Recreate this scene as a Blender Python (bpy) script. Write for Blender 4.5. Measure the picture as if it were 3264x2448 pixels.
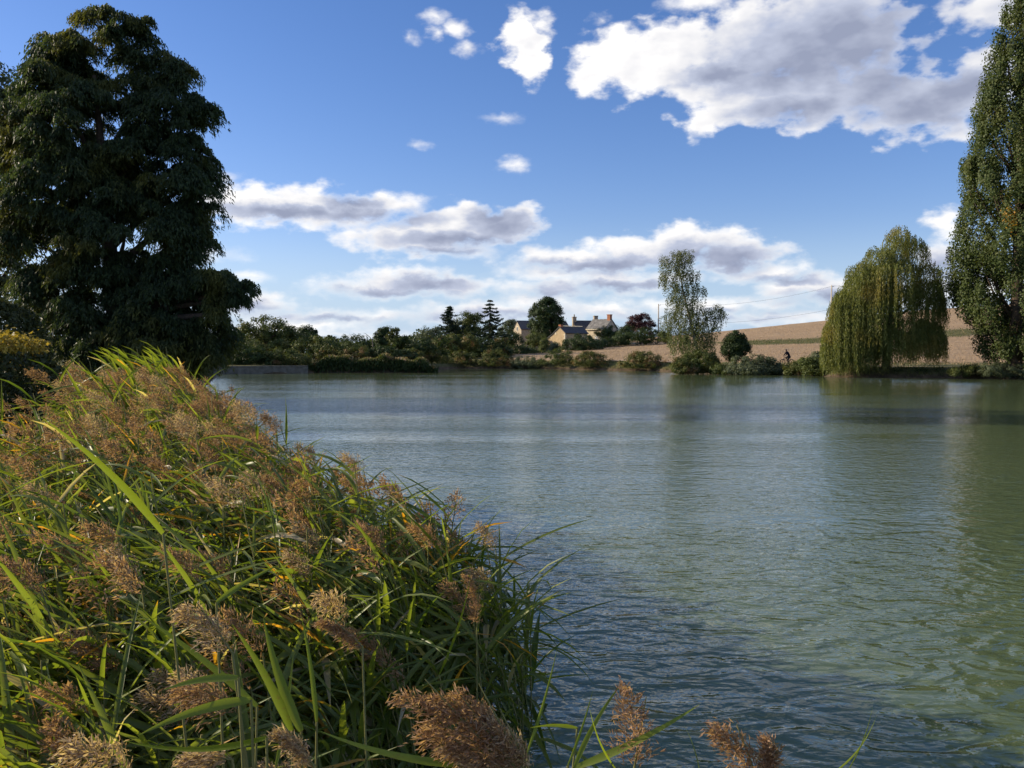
import bpy, math, random
import numpy as np
from mathutils import Vector, Matrix

R = math.radians
rng = np.random.default_rng(7)
random.seed(7)
scene = bpy.context.scene
for o in list(bpy.data.objects):
    bpy.data.objects.remove(o)

# ------------------------------------------------------------------ camera
FPX, CX, CY = 2734.0, 1632.0, 1224.0       # focal length and centre of the 3264 x 2448 photograph
PITCH = math.atan(101.0 / FPX)
CAM_H = 2.5
cam_data = bpy.data.cameras.new("camera")
cam = bpy.data.objects.new("camera", cam_data)
scene.collection.objects.link(cam)
cam.location = (0, 0, CAM_H)
cam.rotation_euler = (math.pi / 2 - PITCH, 0, 0)
cam_data.sensor_width = 36.0
cam_data.lens = FPX / 3264.0 * 36.0
cam_data.clip_end = 20000
cam_data.clip_start = 0.05
scene.camera = cam
scene.render.resolution_x, scene.render.resolution_y = 1024, 768

# ------------------------------------------------------------------ light
SUN_AZ, SUN_EL = R(-78), R(21)              # azimuth from the view axis, to the left
sunv = Vector((math.sin(SUN_AZ) * math.cos(SUN_EL), math.cos(SUN_AZ) * math.cos(SUN_EL), math.sin(SUN_EL)))
sl = bpy.data.lights.new("sun", 'SUN')
sl.energy = 5.0
sl.angle = R(0.53)
sl.color = (1.0, 0.85, 0.64)
so = bpy.data.objects.new("sun", sl)
scene.collection.objects.link(so)
so.rotation_euler = (-sunv).to_track_quat('-Z', 'Y').to_euler()

scene.view_settings.view_transform = 'Standard'
scene.view_settings.look = 'None'
scene.view_settings.exposure = 0.45
scene.view_settings.gamma = 1.0
scene.view_settings.use_curve_mapping = False
scene.cycles.max_bounces = 6
scene.cycles.diffuse_bounces = 3
scene.cycles.glossy_bounces = 3
scene.cycles.transmission_bounces = 4
scene.cycles.transparent_max_bounces = 6
scene.cycles.use_denoising = True
scene.cycles.caustics_reflective = False
scene.cycles.caustics_refractive = False
scene.cycles.sample_clamp_indirect = 4.0

# ------------------------------------------------------------------ node helpers
class NT:
    def __init__(s, tree):
        s.t = tree; s.n = tree.nodes; s.l = tree.links
    def set(s, sock, v):
        if isinstance(v, bpy.types.NodeSocket): s.l.new(v, sock)
        elif v is not None: sock.default_value = v
    def math(s, op, a, b=None, c=None, clamp=False):
        n = s.n.new('ShaderNodeMath'); n.operation = op; n.use_clamp = clamp
        for i, v in enumerate((a, b, c)):
            if v is not None: s.set(n.inputs[i], v)
        return n.outputs[0]
    def vmath(s, op, a, b=None, c=None):
        n = s.n.new('ShaderNodeVectorMath'); n.operation = op
        for i, v in enumerate((a, b, c)):
            if v is not None: s.set(n.inputs[i], v)
        return n.outputs[1] if op in ('LENGTH', 'DOT_PRODUCT', 'DISTANCE') else n.outputs[0]
    def noise(s, vec, scale, detail=4, rough=0.55, dist=0.0, lac=2.0, color=False):
        n = s.n.new('ShaderNodeTexNoise')
        s.set(n.inputs['Vector'], vec); n.inputs['Scale'].default_value = scale
        n.inputs['Detail'].default_value = detail; n.inputs['Roughness'].default_value = rough
        n.inputs['Distortion'].default_value = dist; n.inputs['Lacunarity'].default_value = lac
        return n.outputs['Color'] if color else n.outputs['Fac']
    def maprange(s, v, a, b, c=0.0, d=1.0, kind='SMOOTHSTEP'):
        n = s.n.new('ShaderNodeMapRange'); n.interpolation_type = kind
        for i, x in zip((0, 1, 2, 3, 4), (v, a, b, c, d)): s.set(n.inputs[i], x)
        return n.outputs[0]
    def ramp(s, fac, stops):
        n = s.n.new('ShaderNodeValToRGB'); s.set(n.inputs[0], fac)
        e = n.color_ramp.elements
        while len(e) < len(stops): e.new(0.5)
        for el, (p, c) in zip(e, stops):
            el.position = p; el.color = (*c, 1)
        return n.outputs[0]
    def mix(s, fac, a, b, blend='MIX'):
        n = s.n.new('ShaderNodeMix'); n.data_type = 'RGBA'; n.blend_type = blend
        s.set(n.inputs[0], fac)
        for i, v in ((6, a), (7, b)):
            s.set(n.inputs[i], (*v, 1) if isinstance(v, tuple) and len(v) == 3 else v)
        return n.outputs[2]
    def xyz(s, x, y, z=0.0):
        n = s.n.new('ShaderNodeCombineXYZ')
        for i, v in enumerate((x, y, z)): s.set(n.inputs[i], v)
        return n.outputs[0]
    def sep(s, v):
        n = s.n.new('ShaderNodeSeparateXYZ'); s.set(n.inputs[0], v); return n.outputs
    def coord(s, which):
        return s.n.new('ShaderNodeTexCoord').outputs[which]
    def geo(s, which):
        return s.n.new('ShaderNodeNewGeometry').outputs[which]
    def attr(s, name):
        n = s.n.new('ShaderNodeAttribute'); n.attribute_name = name; return n.outputs['Fac']

# ------------------------------------------------------------------ world: daylight sky with drifting cumulus
world = bpy.data.worlds.new("World"); scene.world = world
world.use_nodes = True
W = NT(world.node_tree); W.n.clear()
out = W.n.new('ShaderNodeOutputWorld'); bg = W.n.new('ShaderNodeBackground')
bg.inputs['Strength'].default_value = 0.12
W.l.new(bg.outputs[0], out.inputs[0])
sky = W.n.new('ShaderNodeTexSky'); sky.sky_type = 'NISHITA'; sky.sun_disc = False
sky.sun_elevation = SUN_EL; sky.sun_rotation = SUN_AZ
sky.altitude = 100; sky.air_density = 1.0; sky.dust_density = 0.35; sky.ozone_density = 2.0
hsv = W.n.new('ShaderNodeHueSaturation'); hsv.inputs['Saturation'].default_value = 1.22
W.l.new(sky.outputs[0], hsv.inputs['Color'])
skycol = W.mix(1.0, hsv.outputs[0], (0.83, 0.78, 0.99), 'MULTIPLY')

def sky_angle(px, py):                       # pixel of the photograph -> azimuth and elevation in degrees
    a, b = (px - CX) / FPX, (CY - py) / FPX
    y = math.cos(PITCH) + b * math.sin(PITCH); z = -math.sin(PITCH) + b * math.cos(PITCH)
    return math.degrees(math.atan2(a, y)), math.degrees(math.atan2(z, math.hypot(a, y)))

K = 3264 / 2212.0
DEG = 57.2958 / FPX * K                      # degrees per unit of the list below
clouds = [  # centre x, y, radius x, y
    (1370,140,150,62),(1470,100,110,62),(1330,100,70,40),(1650,95,170,95),(1765,95,185,105),(1640,205,140,60),(1790,205,150,62),
    (1560,160,140,70),(2010,222,135,62),(2135,165,75,58),(1925,218,80,40),(1512,266,34,36),(1520,2,75,22),(2150,10,80,40),(1800,5,110,50),
    (1122,75,52,50),(1150,110,42,62),(1170,55,34,30),(940,36,30,14),(985,62,32,20),(1008,102,30,18),(890,78,16,10),(940,72,16,14),(1295,38,16,10),
    (1080,258,36,10),(1108,356,40,17),(908,313,14,7),(478,384,40,14),
    (590,442,190,44),(740,455,160,40),(860,440,75,22),(900,515,160,42),(1010,490,150,48),(1110,480,70,42),(960,540,150,20),
    (1260,560,190,30),(1380,548,150,42),(1490,525,110,42),(1585,548,105,42),(1180,590,130,18),
    (800,622,150,22),(880,608,130,34),(970,615,100,28),
    (1200,620,150,24),(1300,608,120,26),(1380,615,90,24),(1460,600,70,20),
    (1640,592,110,22),(1690,585,60,24),(1760,615,120,28),(1840,640,150,24),
    (430,548,80,14),(545,600,55,12),(560,655,80,26),(690,685,190,18),(640,708,170,20),(820,680,140,16),(760,725,260,10),
    (1060,672,190,26),(1150,650,110,18),(1290,668,170,22),(1500,662,160,18),(1640,655,140,16),(1700,685,200,16),(1560,690,150,14),
    (2042,482,36,30),(2035,552,60,32),(2080,620,120,24),(1950,660,160,14),(2075,585,70,20)]
darks = [
    (1830,105,200,95),(1900,165,130,70),(1700,150,160,50),(1990,240,120,45),(2080,190,90,40),(1720,235,110,32),(1560,160,90,25),
    (620,460,140,15),(800,468,140,18),(760,440,60,14),(1000,520,150,20),(1100,490,80,28),(1060,470,50,20),(960,545,130,10),
    (1400,575,190,18),(1560,562,100,34),(1500,550,70,24),(1250,575,110,14),(860,634,180,14),(930,615,90,18),
    (1340,620,170,16),(1230,635,120,12),(1690,605,80,12),(1820,640,140,18),(560,672,90,18),(1080,690,200,22),(760,690,120,10),(1650,672,190,8),
    (1300,690,220,14),(2060,575,80,25),(1480,690,200,10)]
dirv = W.vmath('NORMALIZE', W.coord('Generated'))
dx, dy, dz = W.sep(dirv)[:3]
az = W.math('MULTIPLY', W.math('ARCTAN2', dx, dy), 57.2958)
el = W.math('MULTIPLY', W.math('ARCSINE', dz), 57.2958)
p0 = W.xyz(az, el, 0.0)
warp = W.noise(W.vmath('MULTIPLY', p0, (0.55, 0.95, 1)), 1.0, 5, 0.6, color=True)
p = W.vmath('MULTIPLY_ADD', W.vmath('SUBTRACT', warp, (0.5, 0.5, 0.5)), (2.2, 1.3, 0), p0)
q = W.vmath('MULTIPLY', p0, (0.50, 0.85, 1))
N1 = W.noise(q, 1.0, 6, 0.5)
qs = W.vmath('MULTIPLY', p0, (0.34, 0.62, 1))
N2 = W.math('SUBTRACT', W.noise(W.vmath('ADD', qs, (-0.30, 0.24, 0.0)), 1.0, 3, 0.5), W.noise(qs, 1.0, 3, 0.5))          # towards the sun
nn = W.math('MULTIPLY_ADD', W.math('SUBTRACT', N1, 0.5), 2.0, 1.06)
def field(blobs, dist_noise, scaled=True):
    acc = None
    for (x, y, rx, ry) in blobs:
        a, e = sky_angle(x * K, y * K)
        rx, ry = max(rx * DEG, .18), max(ry * DEG, .12)
        v = W.vmath('MULTIPLY_ADD', p, (1 / rx, 1 / ry, 0), (-a / rx, -e / ry, 0))
        s = W.math('SUBTRACT', dist_noise, W.vmath('LENGTH', v))
        if scaled: s = W.math('MULTIPLY', s, min(ry, 1.6))
        acc = s if acc is None else W.math('SMOOTH_MAX', acc, s, 0.12)
    return acc
F = field(clouds, nn)
# the same fair-weather cumulus goes on round the rest of the sky
gen = W.noise(W.vmath('MULTIPLY', W.xyz(az, el, 3.0), (0.06, 0.16, 1)), 1.0, 3, 0.5)
gen = W.math('ADD', W.math('MULTIPLY', W.math('SUBTRACT', gen, 0.55), 9.0), W.math('MULTIPLY', W.math('SUBTRACT', N1, 0.5), 2.0))
outside = W.math('MAXIMUM', W.maprange(W.math('ABSOLUTE', az), 33, 42), W.maprange(el, 26, 34))
gen = W.math('MULTIPLY_ADD', W.math('SUBTRACT', outside, 1.0), 6.0, gen)
F = W.math('MAXIMUM', F, gen)
alpha = W.maprange(F, -0.18, 0.74)
alpha = W.math('MULTIPLY', alpha, W.maprange(el, -1.0, 0.5))
D = field(darks, W.math('MULTIPLY_ADD', W.math('SUBTRACT', N1, 0.5), 0.5, 1.0), scaled=False)
thick = W.maprange(F, 0.15, 1.5)
relief = W.math('MULTIPLY_ADD', N2, 0.75, W.math('MULTIPLY', W.math('SUBTRACT', N1, 0.5), -0.3))
dk = W.math('MULTIPLY', W.maprange(D, -1.1, 1.1), 0.92)
shade = W.math('ADD', W.math('MULTIPLY_ADD', thick, 0.12, W.math('MULTIPLY', dk, W.maprange(F, -0.15, 0.65))), relief, clamp=True)
cloudcol = W.ramp(shade, [(0.0, (6.9, 6.75, 6.6)), (0.3, (5.4, 5.4, 5.6)), (0.62, (3.3, 3.6, 4.5)), (1.0, (2.0, 2.25, 3.1))])
hazec = W.mix(W.maprange(el, 9.0, 0.5), skycol, (2.9, 4.1, 5.7))        # paler air low over the horizon
mixc = W.mix(alpha, W.mix(0.75, skycol, hazec), cloudcol)
W.l.new(mixc, bg.inputs['Color'])
world.cycles.sampling_method = 'MANUAL'; world.cycles.sample_map_resolution = 512

# ------------------------------------------------------------------ materials
def new_mat(name):
    m = bpy.data.materials.new(name); m.use_nodes = True
    t = NT(m.node_tree); t.n.clear()
    o = t.n.new('ShaderNodeOutputMaterial')
    return m, t, o
def principled(t, col, rough=0.8, spec=0.3, **kw):
    b = t.n.new('ShaderNodeBsdfPrincipled')
    t.set(b.inputs['Base Color'], (*col, 1) if isinstance(col, tuple) else col)
    t.set(b.inputs['Roughness'], rough); b.inputs['Specular IOR Level'].default_value = spec
    for k, v in kw.items(): t.set(b.inputs[k], v)
    return b
def simple(name, col, rough=0.8, spec=0.3, vary=0.25, scale=6.0, bump=0.0, metal=0.0):
    m, t, o = new_mat(name)
    pos = t.coord('Object')
    n = t.noise(pos, scale, 5, 0.6)
    lo = tuple(c * (1 - vary) for c in col); hi = tuple(min(1, c * (1 + vary)) for c in col)
    b = principled(t, t.ramp(n, [(0.3, lo), (0.7, hi)]), rough, spec, Metallic=metal)
    if bump:
        bn = t.n.new('ShaderNodeBump'); bn.inputs['Strength'].default_value = bump; bn.inputs['Distance'].default_value = 0.03
        t.l.new(t.noise(pos, scale * 4, 4, 0.6), bn.inputs['Height']); t.l.new(bn.outputs[0], b.inputs['Normal'])
    t.l.new(b.outputs[0], o.inputs[0])
    return m
def foliage(name, stops, patch=None, trans=0.35, rough=0.55, patch_scale=0.5, spec=0.25, gain=1.3):
    m, t, o = new_mat(name)
    rnd = t.geo('Random Per Island')
    up_ = lambda st: [(p_, tuple(c * gain for c in c_)) for p_, c_ in st]
    col = t.ramp(rnd, up_(stops))
    if patch:
        patch = up_(patch)
        pn = t.noise(t.coord('Object'), patch_scale, 3, 0.6)
        col = t.mix(t.maprange(pn, 0.48, 0.66), col, t.ramp(rnd, patch))
    b = principled(t, col, rough, spec)
    tr = t.n.new('ShaderNodeBsdfTranslucent')
    t.l.new(t.mix(1.0, col, (1.25, 1.2, 0.55), 'MULTIPLY'), tr.inputs['Color'])
    mx = t.n.new('ShaderNodeMixShader'); mx.inputs[0].default_value = trans
    t.l.new(b.outputs[0], mx.inputs[1]); t.l.new(tr.outputs[0], mx.inputs[2]); t.l.new(mx.outputs[0], o.inputs[0])
    return m
def greens(a, b): return [(0.0, a), (0.5, tuple((x + y) / 2 for x, y in zip(a, b))), (1.0, b)]

M = {}
M['cypress'] = foliage('cypress_needles', greens((0.020, 0.036, 0.020), (0.050, 0.074, 0.028)), greens((0.06, 0.07, 0.018), (0.115, 0.115, 0.028)), 0.4, patch_scale=0.35)  # olive patches imitate sunlit boughs; base colour lifted bluish for haze
M['poplar'] = foliage('poplar_leaves', greens((0.034, 0.055, 0.016), (0.075, 0.098, 0.030)), greens((0.05, 0.068, 0.02), (0.09, 0.10, 0.028)), 0.35, patch_scale=0.5)
M['orange'] = foliage('turned_leaves', greens((0.30, 0.15, 0.02), (0.42, 0.25, 0.03)), None, 0.4)
M['willow'] = foliage('willow_leaves', greens((0.085, 0.11, 0.03), (0.16, 0.17, 0.052)), greens((0.165, 0.155, 0.046), (0.24, 0.20, 0.06)), 0.4, patch_scale=0.25)
M['birch'] = foliage('birch_leaves', greens((0.055, 0.080, 0.025), (0.12, 0.13, 0.05)), None, 0.3)
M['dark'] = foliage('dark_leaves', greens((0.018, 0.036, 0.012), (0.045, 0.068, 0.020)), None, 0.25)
M['mid'] = foliage('mid_leaves', greens((0.040, 0.062, 0.018), (0.085, 0.105, 0.030)), greens((0.06, 0.075, 0.02), (0.12, 0.11, 0.03)), 0.3)
M['grey'] = foliage('grey_leaves', greens((0.060, 0.080, 0.045), (0.11, 0.13, 0.075)), None, 0.3)
M['autumn'] = foliage('autumn_leaves', greens((0.050, 0.070, 0.020), (0.10, 0.11, 0.03)), greens((0.13, 0.075, 0.035), (0.22, 0.13, 0.06)), 0.3, patch_scale=0.7)
M['purple'] = foliage('purple_leaves', greens((0.035, 0.014, 0.018), (0.075, 0.030, 0.032)), None, 0.25)
M['conifer'] = foliage('conifer_needles', greens((0.012, 0.026, 0.014), (0.030, 0.048, 0.022)), None, 0.12)
M['golden'] = foliage('sunlit_top_leaves', greens((0.20, 0.155, 0.03), (0.36, 0.26, 0.04)), greens((0.05, 0.06, 0.015), (0.12, 0.11, 0.02)), 0.3, patch_scale=1.2)  # gold leaf colour imitates sunlight on the hedge top
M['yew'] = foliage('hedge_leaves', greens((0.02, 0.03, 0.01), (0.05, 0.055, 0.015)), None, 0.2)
M['reedgrass'] = foliage('bank_grass', greens((0.05, 0.075, 0.02), (0.12, 0.13, 0.04)), greens((0.16, 0.13, 0.06), (0.24, 0.19, 0.10)), 0.3, patch_scale=0.6)
M['stubble'] = foliage('dry_stubble', greens((0.22, 0.15, 0.09), (0.40, 0.29, 0.18)), None, 0.15)
M['bark'] = simple('bark', (0.085, 0.065, 0.05), 0.9, 0.1, 0.4, 5, 0.6)
M['palebark'] = simple('pale_bark', (0.32, 0.29, 0.25), 0.85, 0.1, 0.45, 4, 0.4)
M['deadwood'] = simple('dead_wood', (0.22, 0.18, 0.14), 0.9, 0.1, 0.3, 6, 0.3)
M['stone'] = simple('limestone_wall', (0.42, 0.32, 0.19), 0.95, 0.1, 0.22, 1.6, 0.8)
M['stonegrey'] = simple('weathered_stone', (0.33, 0.28, 0.21), 0.95, 0.1, 0.28, 1.8, 0.8)
M['cream'] = simple('cream_render', (0.55, 0.47, 0.34), 0.9, 0.1, 0.15, 1.5, 0.3)
M['quoin'] = simple('dressed_stone', (0.60, 0.54, 0.40), 0.9, 0.1, 0.12, 3, 0.2)
M['slate'] = simple('slate_roof', (0.042, 0.044, 0.052), 0.6, 0.4, 0.35, 3.5, 0.6)
M['sunlitslate'] = simple('sunlit_slate_roof', (0.17, 0.165, 0.155), 0.8, 0.3, 0.45, 1.6, 0.6)  # slate made paler to imitate sun on the wing's roof slope
M['brick'] = simple('chimney_brick', (0.36, 0.16, 0.09), 0.9, 0.1, 0.3, 4, 0.6)
M['white'] = simple('white_paint', (0.78, 0.76, 0.70), 0.6, 0.3, 0.05)
M['glassdark'] = simple('window_glass', (0.02, 0.022, 0.028), 0.08, 0.5, 0.1)
M['pole'] = simple('weathered_pole', (0.46, 0.41, 0.33), 0.85, 0.1, 0.2, 2)
M['wire'] = simple('cable', (0.06, 0.06, 0.065), 0.6, 0.3, 0.1)
M['rubber'] = simple('tyre_rubber', (0.015, 0.015, 0.016), 0.8, 0.3, 0.1)
M['metal'] = simple('bike_metal', (0.05, 0.05, 0.055), 0.4, 0.5, 0.1)
M['rim'] = simple('rim_metal', (0.16, 0.15, 0.14), 0.4, 0.5, 0.1)
M['jacket'] = simple('navy_cloth', (0.016, 0.018, 0.032), 0.9, 0.1, 0.2)
M['trousers'] = simple('grey_cloth', (0.035, 0.04, 0.042), 0.9, 0.1, 0.2)
M['skin'] = simple('skin', (0.38, 0.22, 0.15), 0.6, 0.3, 0.1)
M['helmet'] = simple('helmet_shell', (0.05, 0.016, 0.016), 0.5, 0.4, 0.1)

# ------------------------------------------------------------------ mesh helpers
COL = scene.collection
def np_mesh(name, verts, faces, mats, midx=None, smooth=False, attrs=None):
    """verts (N,3); faces (F,k) all with k corners"""
    me = bpy.data.meshes.new(name)
    verts = np.asarray(verts, np.float32); faces = np.asarray(faces, np.int32)
    nf, k = faces.shape
    me.vertices.add(len(verts)); me.vertices.foreach_set('co', verts.ravel())
    me.loops.add(nf * k); me.loops.foreach_set('vertex_index', faces.ravel())
    me.polygons.add(nf)
    me.polygons.foreach_set('loop_start', np.arange(0, nf * k, k, dtype=np.int32))
    me.polygons.foreach_set('loop_total', np.full(nf, k, np.int32))
    for m in (mats if isinstance(mats, (list, tuple)) else [mats]): me.materials.append(m)
    if midx is not None: me.polygons.foreach_set('material_index', np.asarray(midx, np.int32))
    if attrs:
        for an, av in attrs.items():
            a = me.attributes.new(an, 'FLOAT', 'POINT'); a.data.foreach_set('value', np.asarray(av, np.float32))
    me.update(calc_edges=True)
    if smooth: me.polygons.foreach_set('use_smooth', np.ones(nf, bool))
    return me
def link(name, data, parent=None, loc=(0, 0, 0)):
    o = bpy.data.objects.new(name, data); COL.objects.link(o); o.location = loc
    if parent: o.parent = parent
    return o
def tag(o, label, cat=None, group=None, kind=None):
    o['label'] = label
    if cat: o['category'] = cat
    if group: o['group'] = group
    if kind: o['kind'] = kind
    return o
def empty(name, loc, rz=0.0):
    o = bpy.data.objects.new(name, None); COL.objects.link(o); o.location = loc; o.rotation_euler.z = rz
    o.empty_display_size = 0.3
    return o

class MB:
    """collects polygons of any size into one mesh"""
    def __init__(s): s.v = []; s.f = []
    def poly(s, pts):
        i = len(s.v); s.v += [tuple(p) for p in pts]; s.f.append(tuple(range(i, i + len(pts))))
    def box(s, lo, hi, M4=None):
        (x0, y0, z0), (x1, y1, z1) = lo, hi
        c = [Vector(p) for p in ((x0,y0,z0),(x1,y0,z0),(x1,y1,z0),(x0,y1,z0),(x0,y0,z1),(x1,y0,z1),(x1,y1,z1),(x0,y1,z1))]
        if M4: c = [M4 @ p for p in c]
        i = len(s.v); s.v += [tuple(p) for p in c]
        s.f += [tuple(i + k for k in q) for q in ((0,3,2,1),(4,5,6,7),(0,1,5,4),(1,2,6,5),(2,3,7,6),(3,0,4,7))]
    def prism(s, prof, y0, y1):                # profile in (x, z), extruded along y
        n = len(prof); i = len(s.v)
        s.v += [(x, y0, z) for x, z in prof] + [(x, y1, z) for x, z in prof]
        s.f.append(tuple(i + k for k in range(n))); s.f.append(tuple(i + n + k for k in reversed(range(n))))
        for k in range(n):
            j = (k + 1) % n; s.f.append((i + k, i + n + k, i + n + j, i + j))
    def tube(s, pts, rad, n=6, caps=True):
        pts = [Vector(p) for p in pts]
        if not isinstance(rad, (list, tuple)): rad = [rad] * len(pts)
        rings = []
        for k, p_ in enumerate(pts):
            d = (pts[min(k + 1, len(pts) - 1)] - pts[max(k - 1, 0)])
            d = d.normalized() if d.length > 1e-9 else Vector((0, 0, 1))
            a = d.cross(Vector((0, 0, 1)) if abs(d.z) < 0.9 else Vector((1, 0, 0))).normalized(); b = d.cross(a)
            i = len(s.v)
            for q_ in range(n):
                w = 2 * math.pi * q_ / n
                s.v.append(tuple(p_ + (a * math.cos(w) + b * math.sin(w)) * rad[k]))
            rings.append(i)
        for r0, r1 in zip(rings, rings[1:]):
            for q_ in range(n):
                s.f.append((r0 + q_, r0 + (q_ + 1) % n, r1 + (q_ + 1) % n, r1 + q_))
        if caps:
            s.f.append(tuple(rings[0] + q_ for q_ in reversed(range(n)))); s.f.append(tuple(rings[-1] + q_ for q_ in range(n)))
    def torus(s, c, R_, r, nu=28, nv=6, axis='Y'):
        i = len(s.v)
        for a in range(nu):
            u = 2 * math.pi * a / nu
            for b in range(nv):
                w = 2 * math.pi * b / nv; rr = R_ + r * math.cos(w)
                s.v.append((c[0] + rr * math.cos(u), c[1] + r * math.sin(w), c[2] + rr * math.sin(u)))
        for a in range(nu):
            for b in range(nv):
                s.f.append((i + a * nv + b, i + a * nv + (b + 1) % nv, i + ((a + 1) % nu) * nv + (b + 1) % nv, i + ((a + 1) % nu) * nv + b))
    def build(s, name, mat, parent=None, smooth=False, loc=(0, 0, 0)):
        me = bpy.data.meshes.new(name); me.from_pydata(s.v, [], s.f); me.materials.append(mat); me.update()
        if smooth: me.polygons.foreach_set('use_smooth', np.ones(len(me.polygons), bool))
        return link(name, me, parent, loc)

def ray(px, py):
    a, b = (px - CX) / FPX, (CY - py) / FPX
    return a, math.cos(PITCH) + b * math.sin(PITCH), -math.sin(PITCH) + b * math.cos(PITCH)
def at(px, py, Dist):
    a, y, z = ray(px, py); k = Dist / y
    return np.array((a * k, Dist, CAM_H + z * k))

# ------------------------------------------------------------------ the ground and the lake
SHORE = np.array([(20,1.6),(6,1.2),(1,1.3),(-1.5,1.8),(-3.6,4.5),(-5.2,8),(-8.5,16),(-14.6,40),(-22.5,62),(-30,86),(-34.5,98.5),(-31,100),
    (-27,101),(-24,105),(-10.2,105.5),(-9.6,112),(-11,126),(-8,131),(3,130),(10,124),(14,119),(19,114),(24,104),(28,98),(32,95),(33,87.5),(38,84.5),
    (42,83),(46,79.5),(54,76),(66,66),(70,40),(56,12)], float)
def shore_sd(P):
    """signed distance to the shore, positive on land"""
    A = SHORE; B = np.roll(SHORE, -1, 0)
    best = np.full(len(P), 1e9); inside = np.zeros(len(P), bool)
    for a, b in zip(A, B):
        e = b - a; w = P - a
        t = np.clip((w @ e) / (e @ e), 0, 1)
        best = np.minimum(best, np.hypot(*(w - t[:, None] * e).T))
        c = ((a[1] > P[:, 1]) != (b[1] > P[:, 1]))
        with np.errstate(divide='ignore', invalid='ignore'):
            xi = (b[0] - a[0]) * (P[:, 1] - a[1]) / (b[1] - a[1]) + a[0]
        inside ^= c & (P[:, 0] < xi)
    return np.where(inside, -best, best)
def wob(x, y, s, ph=0.0):
    return (np.sin(x * s + 1.3 + ph) * np.cos(y * s * 1.17 + .4 + ph) + 0.5 * np.sin(x * s * 2.3 + y * s * 1.9 + 2.1 + ph))
def ground_z(x, y):
    x = np.atleast_1d(np.asarray(x, float)); y = np.atleast_1d(np.asarray(y, float))
    d = shore_sd(np.stack([x, y], 1))
    land = 0.95 * (1 - np.exp(-np.maximum(d, 0) / 0.7)) + 0.02
    kx = np.interp(x, [-60, -30, -10, 2, 10, 23, 34, 44, 61, 97, 130, 220, 600], [0, .4, 1.7, 2.6, 3.2, 4.6, 5.4, 6.2, 7.4, 11, 14.6, 20, 24])
    s = np.clip((y - 105 - np.clip((40 - x) * .25, 0, 12)) / 150, 0, None)
    s = np.where(s < 1, s ** 0.8, 1 + 0.35 * (1 - np.exp(-(s - 1) * .6)) - 0.45 * np.clip(s - 1.2, 0, 1.5))
    land = land + kx * s * np.clip(d / 6, 0, 1) + 0.05 * wob(x, y, .35) * np.clip(d / 3, 0, 1)
    water = -np.minimum(1.4, 0.03 + 0.30 * np.maximum(-d, 0))
    return np.where(d > 0, land, water)
def gz(x, y): return float(ground_z(x, y)[0])
def axis(lo, hi, step, far):
    c = np.arange(lo, hi + 1e-6, step); g = step; up = [hi]; dn = [lo]
    while up[-1] < far: g *= 1.22; up.append(up[-1] + g)
    g = step
    while dn[-1] > -far: g *= 1.22; dn.append(dn[-1] - g)
    return np.array(dn[:0:-1] + list(c) + up[1:])
gx = axis(-60, 100, 1.0, 6000); gy = axis(-6, 150, 1.0, 6000)
X, Y = np.meshgrid(gx, gy); Z = ground_z(X.ravel(), Y.ravel())
nx, ny = len(gx), len(gy)
ii = (np.arange(ny - 1)[:, None] * nx + np.arange(nx - 1)[None]).ravel()
m, t, o = new_mat('field_and_banks')
pos = t.geo('Position'); px_, py_, pz_ = t.sep(pos)[:3]
fine = t.noise(t.vmath('MULTIPLY', pos, (1, .45, 1)), 1.6, 6, 0.7)
rows = t.noise(t.vmath('MULTIPLY', pos, (.05, .5, .2)), 1.0, 4, 0.6)
patchn = t.noise(pos, .06, 3, 0.5)
straw = t.ramp(t.math('MULTIPLY_ADD', rows, .5, t.math('MULTIPLY', fine, .5)), [(.3, (.25, .175, .105)), (.5, (.345, .25, .155)), (.7, (.43, .32, .205))])
grass = t.ramp(fine, [(.3, (.075, .075, .03)), (.7, (.16, .15, .07))])
edge = t.math('MULTIPLY_ADD', t.math('SUBTRACT', patchn, .5), 22.0, py_)
edge = t.math('MULTIPLY_ADD', px_, -0.04, edge)
strip = t.math('MULTIPLY', t.maprange(edge, 158, 161), t.maprange(edge, 184, 180))
strip = t.math('MULTIPLY', strip, t.maprange(px_, 38, 46))
lowg = t.maprange(pz_, 1.35, 1.1)
leftg = t.maprange(t.math('MULTIPLY_ADD', fine, 6.0, px_), 6, 0)
gfac = t.math('MAXIMUM', t.math('MAXIMUM', strip, lowg), leftg)
col = t.mix(gfac, straw, grass)
mud = t.maprange(pz_, .55, .15)
col = t.mix(mud, col, t.ramp(fine, [(.3, (.06, .045, .03)), (.7, (.16, .12, .08))]))
b = principled(t, col, .95, .05)
bn = t.n.new('ShaderNodeBump'); bn.inputs['Strength'].default_value = .9; bn.inputs['Distance'].default_value = .35
t.l.new(fine, bn.inputs['Height']); t.l.new(bn.outputs[0], b.inputs['Normal']); t.l.new(b.outputs[0], o.inputs[0])
ground = link('ground', np_mesh('ground', np.stack([X.ravel(), Y.ravel(), Z], 1), np.stack([ii, ii + 1, ii + nx + 1, ii + nx], 1), m, smooth=True))
tag(ground, 'banks, meadow and stubble field rising behind the lake', kind='structure')

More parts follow.
